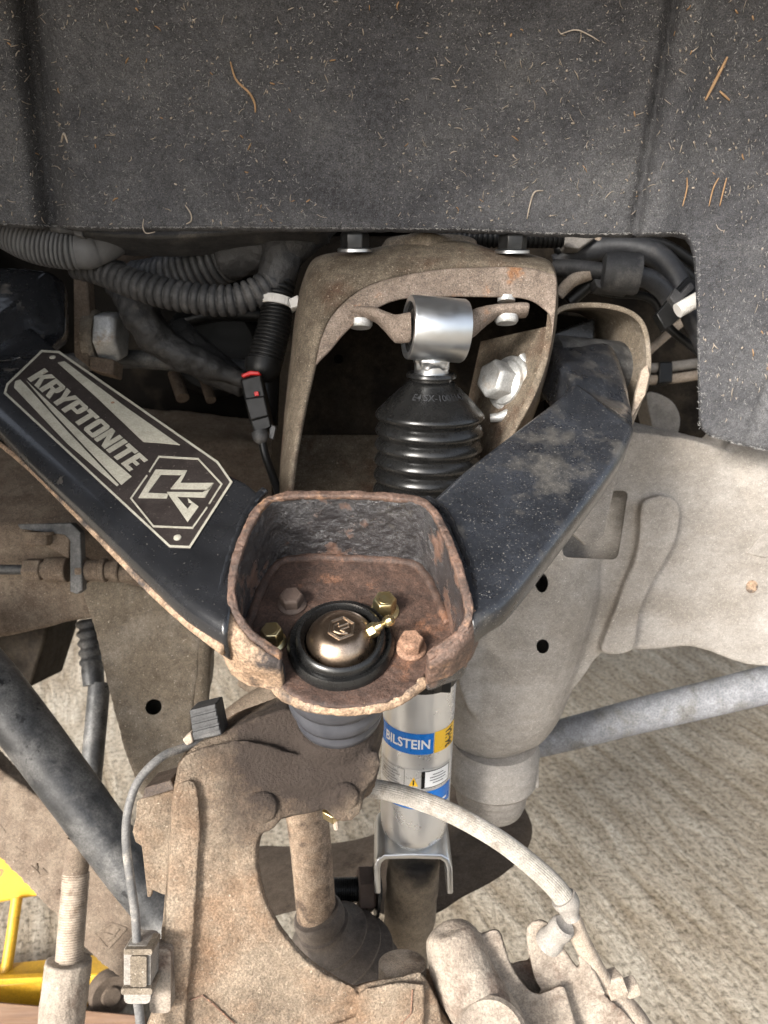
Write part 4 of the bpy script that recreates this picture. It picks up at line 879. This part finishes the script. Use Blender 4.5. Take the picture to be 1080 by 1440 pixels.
build(MB().slab([P(x, y, .775) for x, y in ((124, 500), (160, 505), (158, 528), (126, 520))], FW*.03), 'mount_foot', M['rail'], t, bevel=.002)

# ================================================================== FRAME, RIGHT
t = thing('frame_horn', 'dusty grey cast frame section with slots and a spring tower on the right', 'frame', (700, 1060, .80))
mb = MB()
FP = plane3((720, 800, .745), (1060, 800, .80), (900, 920, .785))
outl = spline([(760, 660), (800, 600), (880, 604), (940, 612), (1010, 628), (1110, 668), (1180, 690), (1180, 960), (1110, 940), (1050, 934), (1000, 916), (968, 908), (930, 912), (880, 914), (845, 920), (815, 960), (770, 1010), (720, 1030), (660, 1000), (640, 900), (680, 780)], 3, True)
mb.slab([FP(x, y) for x, y in outl], FW*.05)
p, r = path([(790, 700, .80, 70), (752, 800, .805, 96), (725, 900, .81, 96), (704, 980, .815, 84), (694, 1025, .82, 68), (693, 1046, .822, 50)], 6); mb.tube(p, r, 32)
stf = spline([(902, 716), (910, 702), (935, 696), (954, 706), (958, 726), (948, 764), (922, 812), (904, 850), (897, 884), (888, 916), (846, 918), (858, 880), (876, 830), (893, 790), (900, 750)], 4, True)
mb.slab([FP(x, y, .016) for x, y in stf], FW*.03)
p, r = path([(990, 640, .83, 62), (1060, 680, .83, 66), (1160, 720, .83, 70)], 4); mb.tube(p, r, 24)
p, r = path([(870, 630, .82, 40), (940, 650, .82, 44), (1000, 670, .83, 50)], 4); mb.tube(p, r, 24)
cuts = []
for x, y, rx, ry in ((762, 820, 9.5, 14), (763, 909, 8.5, 9.5)):
    q = [(x+rx*math.cos(a), y+ry*math.sin(a)) for a in [2*math.pi*i/20 for i in range(20)]]
    c = MB(); c.slab([P(a, b, .66) for a, b in q], [P(a, b, .84) for a, b in q]); cuts.append(c)
sl_ = [(790, 690), (884, 690), (868, 787), (792, 783)]; c = MB(); c.slab(round_poly([P(*q, .66) for q in sl_], .006, 4), round_poly([P(*q, .80) for q in sl_], .007, 4)); cuts.append(c)
cast(mb, 'casting', M['grey_frame'], t, voxel=.0023, smooth=4, rough=(.0003, 260), big=(.0014, 25), cuts=cuts)
build(MB().slab([FP(x, y, .002) for x, y in ((1050, 778), (1072, 752), (1100, 740), (1100, 784), (1072, 784))], FW*.01), 'bare_patch', M['pale'], t, bevel=.001)
build(MB().lathe(FP(1057, 825, .0005), FP.n, [(-.002, px(10, .8)), (.001, px(9, .8))], 20), 'rust_spot', M['arm_rust'], t)
t = thing('bump_stop', 'dusty grooved round bump stop cup below the frame tower', 'bump stop', (693, 1150, .84))
z = V((0, 0, 1)); c = P(694, 1060, .822)
kz = px(1, .83)
build(MB().lathe(c, -z, [(-.02, 58*kz), (-.012, 60*kz), (-.008, 63*kz), (.022, 62*kz), (.026, 63*kz), (.030, 60*kz), (.034, 53*kz), (.042, 53*kz), (.045, 50*kz), (.048, 50*kz), (.060, 49*kz), (.068, 46*kz), (.07, 30*kz)], 56), 'cup', M['grey_frame'], t, smooth=35)
build(MB().box(P(750, 1083, .82), RT*.004, FW*.012, UP*.016), 'side_tab', M['grey_frame'], t, bevel=.002)
# lower arm disc under the bump stop
t = thing('lower_control_arm', 'brown cast lower control arm spreading behind the shock fork', 'control arm', (690, 1260, .92))
mb = MB()
q = spline([(600, 1150), (660, 1110), (720, 1120), (748, 1160), (738, 1200), (700, 1235), (650, 1262), (615, 1284), (580, 1292), (540, 1286), (500, 1270), (420, 1280), (350, 1290), (330, 1220), (420, 1215), (520, 1200)], 4, True)
LP = plane3((690, 1180, .90), (540, 1250, .84), (380, 1250, .88))
mb.slab([LP(x, y) for x, y in q], FW*.05)
build(mb, 'casting', M['brown_cast'], t, bevel=.008, seg=4)
t = thing('stabilizer_bar', 'pale blue-grey stabilizer bar crossing behind the frame on the right', 'bar', (900, 1000, .95))
p, r = path([(740, 1046, 1.0, 22), (800, 1032, .99, 22.5), (900, 1006, .97, 24), (1000, 982, .95, 25), (1150, 945, .92, 27)], 8); build(MB().tube(p, r, 32), 'bar', M['sway'], t, smooth=180)

# ================================================================== FRAME, LEFT
t = thing('frame_rail', 'dusty beige frame rail crossing behind the badge arm on the left', 'frame', (200, 870, .80))
cs = [(-120, 598, 742, 912), (0, 600, 740, 897), (60, 602, 738, 884), (120, 605, 738, 872), (200, 612, 742, 866), (300, 620, 760, 875), (450, 640, 790, 890)]
cs = spline(cs, 5); rs = []
for x, a, b, e in cs:
    rs.append(round_poly([P(x, a, .90), P(x, b, .775), P(x, e, .80), P(x, e-20, .92), P(x, a-40, .98)], .007, 4))
cut = MB(); q = [(4+14*math.cos(a), 628+6*math.sin(a)) for a in [2*math.pi*i/16 for i in range(16)]]; cut.slab([P(a, b, .7) for a, b in q], FW*.25)
cast(MB().rings(rs), 'rail', M['rail'], t, voxel=.003, smooth=3, rough=(.0004, 220), big=(.0018, 30), cuts=[cut])
mb = MB(); q = spline([(118, 815), (200, 825), (275, 860), (278, 950), (270, 1005), (262, 1060), (240, 1120), (200, 1120), (188, 1095), (172, 1050), (150, 960), (133, 890)], 3, True)
mb.slab([P(x, y, .79) for x, y in q], FW*.08)
cut = MB(); cut.tube([P(216, 994, .7), P(216, 994, .86)], px(11.5, .79), 24)
cast(mb, 'hanger_plate', M['dusty_frame'], t, voxel=.0026, smooth=5, rough=(.0003, 240), big=(.0016, 30), cuts=[cut])
t = thing('brake_line', 'dusty steel brake line with couplings and clamp bracket on the frame rail', 'brake line', (100, 830, .76))
def seg(name, x0, x1, y, r_, mt, n=24, hexa=False):
    p0, p1 = P(x0, y, .748), P(x1, y, .748)
    if hexa: build(MB().tube([p0, p1], px(r_, .748), 6), name, M[mt], t, bevel=.0012)
    else: build(MB().tube([p0, p1], px(r_, .748), n), name, M[mt], t, bevel=.001)
seg('line', -40, 40, 801, 7, 'dark_tube'); seg('line_nut', 36, 60, 801, 17, 'rail', 6, True); seg('coupling', 58, 68, 801, 12, 'rail'); seg('coupling', 66, 96, 801, 18, 'rail')
seg('coupling', 112, 122, 802, 19, 'rail'); seg('coupling', 122, 142, 802, 15, 'rail'); seg('crimp', 142, 150, 802, 17, 'rail'); seg('crimp', 150, 160, 802, 13, 'rail'); seg('crimp', 160, 170, 802, 17, 'rail'); seg('hose', 170, 330, 806, 13, 'rail')
mb = MB(); mb.slab([P(x, y, .735) for x, y in ((24, 737), (100, 735), (113, 748), (116, 830), (108, 836), (98, 832), (98, 760), (90, 752), (28, 744))], FW*.012); build(mb, 'clamp_bracket', M['dark_tube'], t, bevel=.001)
mb = MB(); mb.slab([P(x, y, .742) for x, y in ((32, 745), (98, 745), (98, 760), (96, 786), (60, 766), (34, 752))], FW*.02); build(mb, 'bracket_leaf', M['rail'], t, bevel=.0015)
build(MB().lathe(P(55, 748, .735), -UP, [(0, px(21, .74)), (.003, px(21, .74))], 28), 'bolt_flange', M['rail'], t)
build(MB().hexhead(P(54, 750, .735), -UP, px(18, .74), .012), 'bolt_head', M['rail'], t, bevel=.001)
t = thing('coolant_pipe', 'dusty vertical pipe just right of the frame hanger plate', 'pipe', (284, 1000, .80))
p, r = path([(288, 880, .8, 12), (284, 930, .8, 12), (282, 980, .8, 12), (280, 1040, .8, 12)], 5); build(MB().tube(p, r, 20), 'pipe', M['dusty_frame'], t)
t = thing('suspension_link', 'dusty brown link disappearing behind the ball joint boot', 'link', (340, 1000, .70))
p, r = path([(300, 1040, .70, 22), (350, 1000, .70, 22), (400, 975, .70, 26), (440, 950, .70, 30)], 5); build(MB().tube(p, r, 24), 'link', M['rail'], t)
p, r = path([(340, 950, .72, 14), (375, 965, .72, 22), (400, 975, .72, 26)], 5); cast(MB().tube(p, r, 20), 'link_end', M['rail'], t, voxel=.002)

t = thing('support_tube', 'thick black dusty tube slanting down across the lower left', 'tube', (220, 1300, .70))
p, r = path([(-90, 872, .74, 39), (0, 977, .725, 38), (90, 1097, .71, 37), (170, 1207, .70, 35), (215, 1270, .695, 31), (245, 1310, .69, 28)], 8); build(MB().tube(p, r, 40), 'tube', M['dark_tube'], t, smooth=180)
t = thing('rear_crossmember', 'dark brown crossmember end at the far left edge under the rail', 'crossmember', (20, 930, 1.0))
build(MB().slab([P(x, y, .98) for x, y in ((-60, 880), (70, 872), (64, 900), (42, 968), (20, 960), (-60, 900))], FW*.1), 'crossmember', M['dark_tan'], t, bevel=.004)
t = thing('lower_link_arm', 'dusty cast arm with raised casting marks slanting across the lower left corner', 'arm', (150, 1370, .9))
AP = plane3((0, 1140, .90), (200, 1320, .86), (60, 1270, .87))
q = [(-60, 1020), (0, 1082), (66, 1130), (150, 1205), (250, 1300), (260, 1420), (168, 1376), (120, 1335), (60, 1270), (0, 1208), (-60, 1150)]
cast(MB().slab([AP(x, y) for x, y in spline(q, 3, True)], FW*.03), 'casting', M['rail'], t, voxel=.0028, smooth=4, rough=(.0004, 220), big=(.0014, 40))
def mark(pts, wd=2.6):
    build(MB().tube([AP(x, y, -.0008) for x, y in pts], px(wd, .87), 6), 'casting_mark', M['rail'], t)
mark([(133, 1312), (158, 1298)]); mark([(158, 1298), (178, 1306)]); mark([(133, 1312), (152, 1334)]); mark([(152, 1334), (178, 1306)]); mark([(146, 1312), (160, 1316), (168, 1306)]); mark([(152, 1322), (162, 1316)])
mark([(0, 1160), (8, 1172)]); mark([(22, 1192), (36, 1200), (26, 1204), (38, 1204)]); mark([(44, 1218), (56, 1228), (52, 1214)]); mark([(60, 1222), (68, 1228), (56, 1232)]); mark([(82, 1252), (88, 1256), (80, 1258)])
t = thing('tie_rod', 'dusty threaded tie rod with sleeve at the lower left', 'tie rod', (85, 1440, .78))
p, r = path([(140, 960, .86, 15), (132, 1050, .84, 15), (124, 1130, .82, 15), (116, 1190, .81, 15)], 5); build(MB().tube(p, r, 20), 'shaft', M['dark_tube'], t)
p, r = path([(112, 1178, .805, 16), (108, 1215, .80, 17), (104, 1235, .80, 17)], 4); build(MB().tube(p, r, 20), 'shank', M['rail'], t)
a_, b_ = P(107, 1228, .80), P(97, 1352, .78); q = resample([a_, b_], .0006); build(MB().tube(q, [px(18.5 if i % 4 in (0, 1) else 16.2, .79) for i in range(len(q))], 24), 'thread', M['tan_steel'], t, smooth=180)
mb = MB(); p, r = path([(97, 1350, .78, 32), (92, 1392, .775, 32), (82, 1480, .765, 31)], 4); mb.tube(p, r, 16); cast(mb, 'sleeve', M['caliper'], t, voxel=.0016, smooth=5, rough=(.0003, 300), big=(.0008, 60))
prof = []
for k in range(5): prof += [(k*.011, 13), (k*.011+.003, 17-k*.3), (k*.011+.006, 17-k*.3), (k*.011+.009, 13)]
prof += [(.058, 14), (.075, 13)]
build(MB().lathe(P(125, 872, .875), P(133, 980, .855)-P(125, 872, .875), [(a, px(b+1, .87)) for a, b in prof], 28), 'rack_boot', M['dark_tube'], t, smooth=60)

t = thing('axle_shaft', 'rust speckled axle shaft with dark rubber boot seen through the knuckle opening', 'axle', (480, 1380, .72))
p, r = path([(428, 1120, .68, 30), (436, 1180, .685, 29), (443, 1260, .69, 28), (446, 1295, .695, 28)], 5); build(MB().tube(p, r, 32), 'shaft', M['axle'], t)
c0_ = P(445, 1282, .69); a0_ = (P(500, 1400, .72)-P(450, 1300, .69)).normalized()
prof = [(0, 33), (.003, 36), (.012, 36), (.013, 34), (.016, 34), (.017, 38), (.022, 38), (.026, 42), (.031, 58), (.033, 58), (.037, 46), (.041, 50), (.047, 70), (.049, 70), (.053, 54), (.058, 60), (.064, 80), (.066, 80), (.071, 64), (.09, 80)]
build(MB().lathe(c0_, a0_, [(a, px(b, .69)) for a, b in prof], 56), 'rubber_boot', M['boot_brown'], t, smooth=50)

# ================================================================== WIRING, LEFT
t = thing('wiring_harness', 'black corrugated wiring harness looping under the liner on the left', 'wiring', (300, 420, .70))
build(conduit(MB(), [(-40, 280, .68, 30), (10, 318, .67, 30), (50, 340, .665, 29), (95, 350, .665, 27), (118, 350, .667, 25)]), 'conduit', M['grey_plastic'], t, smooth=60, lab='pale grey corrugated conduit at the far left')
p, r = path([(108, 350, .666, 27), (124, 351, .668, 27), (132, 350, .67, 24), (150, 344, .675, 22), (175, 330, .69, 20)], 5); build(MB().tube(p, r, 20), 'conduit_cuff', M['grey_plastic'], t)
build(conduit(MB(), [(105, 372, .70, 19), (140, 380, .695, 20), (190, 400, .685, 20.5), (250, 416, .68, 21), (310, 423, .68, 21), (350, 416, .682, 21), (385, 396, .688, 21), (400, 375, .70, 20)], pitch=.0078), 'conduit', M['dusty_plastic'], t, smooth=60)
build(conduit(MB(), [(190, 395, .75, 26), (230, 392, .735, 30), (280, 376, .72, 32), (320, 362, .71, 32), (345, 352, .705, 31)], pitch=.0074), 'conduit', M['dusty_plastic'], t, smooth=60)
p, r = path([(318, 362, .708, 33), (345, 352, .70, 35), (375, 345, .695, 34), (400, 345, .69, 34), (425, 325, .69, 34), (450, 300, .69, 34)], 6); cast(MB().tube(p, r, 24), 'tape_wrap', M['tape'], t, voxel=.0022, smooth=2, rough=(.0012, 130), big=(.002, 50))
p, r = path([(395, 330, .688, 34), (396, 360, .688, 30), (385, 395, .69, 26), (372, 408, .692, 22)], 6); cast(MB().tube(p, r, 24), 'tape_wrap', M['tape'], t, voxel=.002, smooth=2, rough=(.0012, 130), big=(.002, 60))
build(conduit(MB(), [(398, 370, .692, 18), (396, 395, .69, 19), (391, 420, .688, 20), (389, 440, .687, 21)], pitch=.0058), 'conduit', M['black_plastic'], t, smooth=60)
build(conduit(MB(), [(389, 436, .687, 22), (384, 465, .686, 23), (376, 495, .685, 24), (372, 512, .685, 24)], pitch=.0035, amp=.06), 'conduit', M['black_plastic'], t, smooth=60)
p, r = path([(371, 508, .684, 26), (369, 520, .684, 25), (368, 525, .686, 18)], 5); build(MB().tube(p, r, 24), 'conduit_end', M['black_plastic'], t)
p, r = path([(372, 515, .70, 22), (372, 560, .70, 20), (375, 600, .70, 16)], 5); build(MB().tube(p, r, 20), 'wire_bundle', M['black_plastic'], t)
p, r = path([(160, 385, .78, 20), (185, 415, .76, 25), (200, 445, .75, 26), (225, 480, .76, 24), (270, 505, .77, 22), (330, 528, .78, 14), (360, 535, .78, 12)], 6); cast(MB().tube(p, r, 20), 'taped_branch', M['tape'], t, voxel=.0022, smooth=1, rough=(.0016, 110), big=(.004, 45))
p, r = path([(300, 500, .79, 16), (340, 530, .79, 16)], 3)
p, r = path([(240, 470, .80, 30), (290, 510, .80, 26), (345, 545, .80, 16)], 6); cast(MB().tube(p, r, 20), 'taped_branch', M['tape'], t, voxel=.0024, smooth=1, rough=(.001, 110), big=(.004, 40))
mb = MB(); mb.slab([P(x, y, .645) for x, y in ((30, 312), (460, 312), (440, 322), (330, 329), (230, 335), (160, 333), (80, 326))], FW*.05); build(mb, 'cover_strip', M['dusty_plastic'], t, bevel=.004)
build(MB().slab([P(x, y, .643) for x, y in ((100, 316), (114, 316), (116, 332), (104, 330))], FW*.01), 'cover_clip', M['grey_plastic'], t, bevel=.001)
t = thing('cable_tie', 'white zip tie around the black conduit left of the shock tower', 'cable tie', (392, 428, .68))
ax_ = (P(389, 440, .687)-P(393, 415, .688)).normalized()
build(MB().lathe(P(391, 421, .6875), ax_, [(0, px(22, .687)), (0, px(24.5, .687)), (.0078, px(25, .687)), (.0078, px(22, .687))], 40, False, False), 'strap', M['white_plastic'], t, smooth=30)
build(MB().slab([P(x, y, .663) for x, y in ((406, 420), (419, 414), (422, 430), (408, 434))], FW*.012), 'tie_head', M['white_plastic'], t, bevel=.0012)
for k in range(9):
    a = R(-52+k*10); u = (CAM-P(391, 421, .687)); u = (u-ax_*u.dot(ax_)).normalized(); w_ = ax_.cross(u); w_ = w_ if w_.dot(RT) > 0 else -w_
    cc = P(391, 421, .6875)+ax_*.0039+(u*math.cos(a)+w_*math.sin(a))*px(25.1, .687)
    build(MB().box(cc, ax_*.0026, w_*.0005, u*.0004), 'tooth', M['white_plastic'], t)
t = thing('plug_connector', 'black electrical plug with a red locking clip left of the shock tower', 'connector', (362, 620, .66))
build(MB().slab([P(x, y, .655) for x, y in ((337, 532), (366, 524), (382, 600), (358, 612), (350, 590))], FW*.02), 'plug_body', M['black_plastic'], t, bevel=.002)
build(MB().slab([P(x, y, .652) for x, y in ((343, 560), (372, 556), (378, 585), (352, 592))], FW*.01), 'plug_collar', M['black_plastic'], t, bevel=.0015)
build(MB().slab([P(x, y, .651) for x, y in ((339, 526), (352, 521), (364, 522), (366, 527), (352, 527), (340, 531))], FW*.012), 'red_lock', M['red'], t, bevel=.001)
build(MB().slab([P(x, y, .6515) for x, y in ((357, 551), (363, 550), (364, 556), (358, 557))], FW*.004), 'red_tab', M['red'], t, bevel=.0004)
p, r = path([(364, 606, .655, 11), (367, 616, .655, 11), (369, 622, .656, 7)], 4); build(MB().tube(p, r, 20), 'strain_relief', M['dusty_plastic'], t)
p, r = path([(367, 612, .656, 6), (373, 640, .655, 6), (382, 665, .65, 6), (396, 705, .64, 6)], 6); build(MB().tube(p, r, 14), 'lead', M['black_plastic'], t)
build(MB().slab([P(x, y, .657) for x, y in ((380, 596), (388, 600), (384, 618), (378, 616))], FW*.006), 'latch', M['grey_plastic'], t, bevel=.0008)

# ================================================================== HOSES AND CLIPS, RIGHT
t = thing('vent_hose', 'black rubber hose arching under the liner to the right flap', 'hose', (900, 360, .78))
p, r = path([(780, 372, .80, 14), (830, 352, .79, 16), (880, 348, .78, 17), (920, 358, .77, 17), (948, 385, .765, 16), (962, 420, .76, 15), (985, 470, .76, 15), (1010, 520, .76, 15)], 8); build(MB().tube(p, r, 24), 'hose', M['rubber_grey'], t, smooth=180)
t = thing('hose_joint', 'dusty black hose joint sleeve right of the shock tower', 'hose joint', (860, 400, .74))
ja = (P(895, 384, .74)-P(845, 380, .745)).normalized(); kj = px(1, .745)
build(MB().lathe(P(846, 382, .745), ja, [(0, 20*kj), (.002, 26*kj), (.018, 28*kj), (.034, 28*kj), (.037, 26*kj), (.0375, 16*kj)], 40), 'sleeve', M['dusty_plastic'], t, smooth=50)
p, r = path([(780, 376, .77, 11), (815, 378, .755, 12), (850, 382, .748, 12)], 5); build(MB().tube(p, r, 20), 'inlet', M['dusty_plastic'], t)
p, r = path([(890, 386, .745, 13), (915, 394, .75, 14), (935, 412, .755, 13), (950, 440, .76, 13)], 5); build(MB().tube(p, r, 20), 'outlet', M['rubber_grey'], t)
build(MB().slab([P(x, y, .742) for x, y in ((835, 392), (892, 398), (886, 410), (840, 404))], FW*.02), 'bracket_leaf', M['dusty_plastic'], t, bevel=.001)
p, r = path([(785, 415, .76, 8), (805, 395, .755, 9), (830, 385, .75, 9)], 5); build(MB().tube(p, r, 16), 'thin_line', M['tan_steel'], t)
p, r = path([(800, 425, .77, 9), (830, 400, .765, 9), (850, 395, .76, 9)], 5); build(MB().tube(p, r, 16), 'thin_line', M['black_plastic'], t)
for k, pts in enumerate(([(782, 352, .79, 7), (850, 338, .8, 7), (930, 342, .8, 7), (990, 380, .8, 7)], [(800, 400, .78, 6), (860, 412, .775, 6), (915, 420, .775, 6), (940, 460, .78, 6), (990, 500, .78, 6)], [(905, 370, .80, 8), (950, 372, .80, 8), (990, 410, .80, 8)])):
    p, r = path(pts, 6); tag(build(MB().tube(p, r, 14), 'thin_cable', M['black_plastic'], smooth=180), ['thin black cable running highest under the liner on the right', 'thin black cable passing below the hose joint sleeve', 'short black cable behind the hose bend by the flap'][k], 'cable', 'thin cables on the right')
t = thing('hose_clip', 'black plastic clip with a white ribbed stud beside the liner flap', 'clip', (950, 440, .70))
build(MB().slab([P(x, y, .715) for x, y in ((923, 442), (940, 422), (968, 388), (986, 400), (984, 425), (936, 464))], FW*.012), 'clip_plate', M['black_plastic'], t, bevel=.001)
build(MB().slab([P(x, y, .707) for x, y in ((942, 418), (950, 404), (958, 412), (972, 396), (978, 404), (950, 430))], FW*.01), 'clip_jaw', M['dusty_plastic'], t, bevel=.001)
a_, b_ = P(953, 437, .70), P(988, 417, .70); q = resample([a_, b_], .0004); build(MB().tube(q, [px(10.5 if i % 5 in (0, 1, 2) else 8, .7) for i in range(len(q))], 20), 'white_stud', M['white_plastic'], t, smooth=50)
t = thing('gearbox_lines', 'pale dusty transmission lines and flange in the gap left of the liner flap', 'pipes', (950, 560, .95))
p, r = path([(900, 518, .95, 7), (940, 516, .95, 7), (1000, 508, .95, 7)], 5); build(MB().tube(p, r, 16), 'line', M['pale'], t)
p, r = path([(905, 535, .95, 7), (950, 532, .95, 7), (1000, 524, .95, 7)], 5); build(MB().tube(p, r, 16), 'line', M['tan_steel'], t)
build(MB().slab([P(x, y, .94) for x, y in ((928, 508), (946, 508), (946, 538), (926, 540))], FW*.02), 'line_clip', M['black_plastic'], t, bevel=.002)
build(MB().slab([P(x, y, .93) for x, y in spline([(910, 552), (940, 560), (955, 580), (955, 605), (940, 640), (925, 625), (915, 590)], 4, True)], FW*.04), 'flange', M['pale'], t, bevel=.006)
build(MB().tube([P(905, 500, .98), P(962, 450, .98)], px(6, .98), 12), 'strut', M['tan_steel'], t)
build(MB().slab([P(x, y, .77) for x, y in ((785, 330), (840, 332), (815, 350), (796, 348))], FW*.02), 'tape_flag', M['pale'], t, bevel=.002)
for x in (838, 866): build(MB().tube([P(x, 325, .78), P(x+6, 345, .78)], px(5, .78), 12), 'stub', M['tan_steel'], t)
t = thing('ribbed_loom', 'row of black ribbed loom behind the right top nut', 'wiring', (760, 335, .76))
build(conduit(MB(), [(600, 334, .74, 12), (700, 336, .74, 12), (790, 336, .75, 12)], pitch=.005), 'conduit', M['black_plastic'], t, smooth=60)

# ================================================================== JACK STAND AND BOARD ON THE FLOOR
t = thing('jack_stand', 'bright yellow steel jack stand at the lower left edge', 'jack stand', P(20, 1400, 1.0))
build(MB().slab([P(x, y, 1.08) for x, y in ((-80, 1170), (0, 1185), (85, 1245), (70, 1258), (0, 1270), (-80, 1280))], FW*.06), 'saddle_plate', M['yellow'], t, bevel=.004)
mb = MB(); mb.tube([P(24, 1262, 1.07), P(16, 1320, 1.05), P(4, 1396, 1.02)], px(7.5, 1.05), 14); build(mb, 'post', M['yellow'], t)
build(MB().slab([P(x, y, 1.0) for x, y in ((-90, 1392), (80, 1376), (160, 1368), (150, 1398), (118, 1420), (-90, 1425))], FW*.05), 'base_channel', M['yellow'], t, bevel=.003)
build(MB().slab([P(-90, 1382, .992), P(60, 1374, .992), P(60, 1382, .992), P(-90, 1392, .992)], FW*.01), 'base_lip', M['yellow'], t, bevel=.001)
t = thing('wood_board', 'brown wooden board lying in front of the yellow jack stand', 'board', P(60, 1430, .93))
mb = MB(); mb.slab([P(-90, 1402, .955), P(195, 1428, .955), P(205, 1500, .93), P(-90, 1500, .93)], FW*.03-UP*.02); build(mb, 'board', M['wood'], t, bevel=.002)
t = thing('caster_wheel', 'grey round caster wheel beside the yellow base', 'wheel', P(152, 1400, .99))
build(MB().lathe(P(156, 1400, .985), (-FW*.8+RT*.5+UP*.1), [(-.02, px(26, .98)), (-.018, px(29, .98)), (.0, px(29, .98)), (.004, px(26, .98)), (.002, px(14, .98)), (.006, px(12, .98)), (.006, px(3, .98))], 40), 'wheel', M['brown_cast'], t, smooth=40)
for o in list(bpy.data.objects):
    if o.name.startswith('tmp') or o.name.startswith('cut'): bpy.data.objects.remove(o)
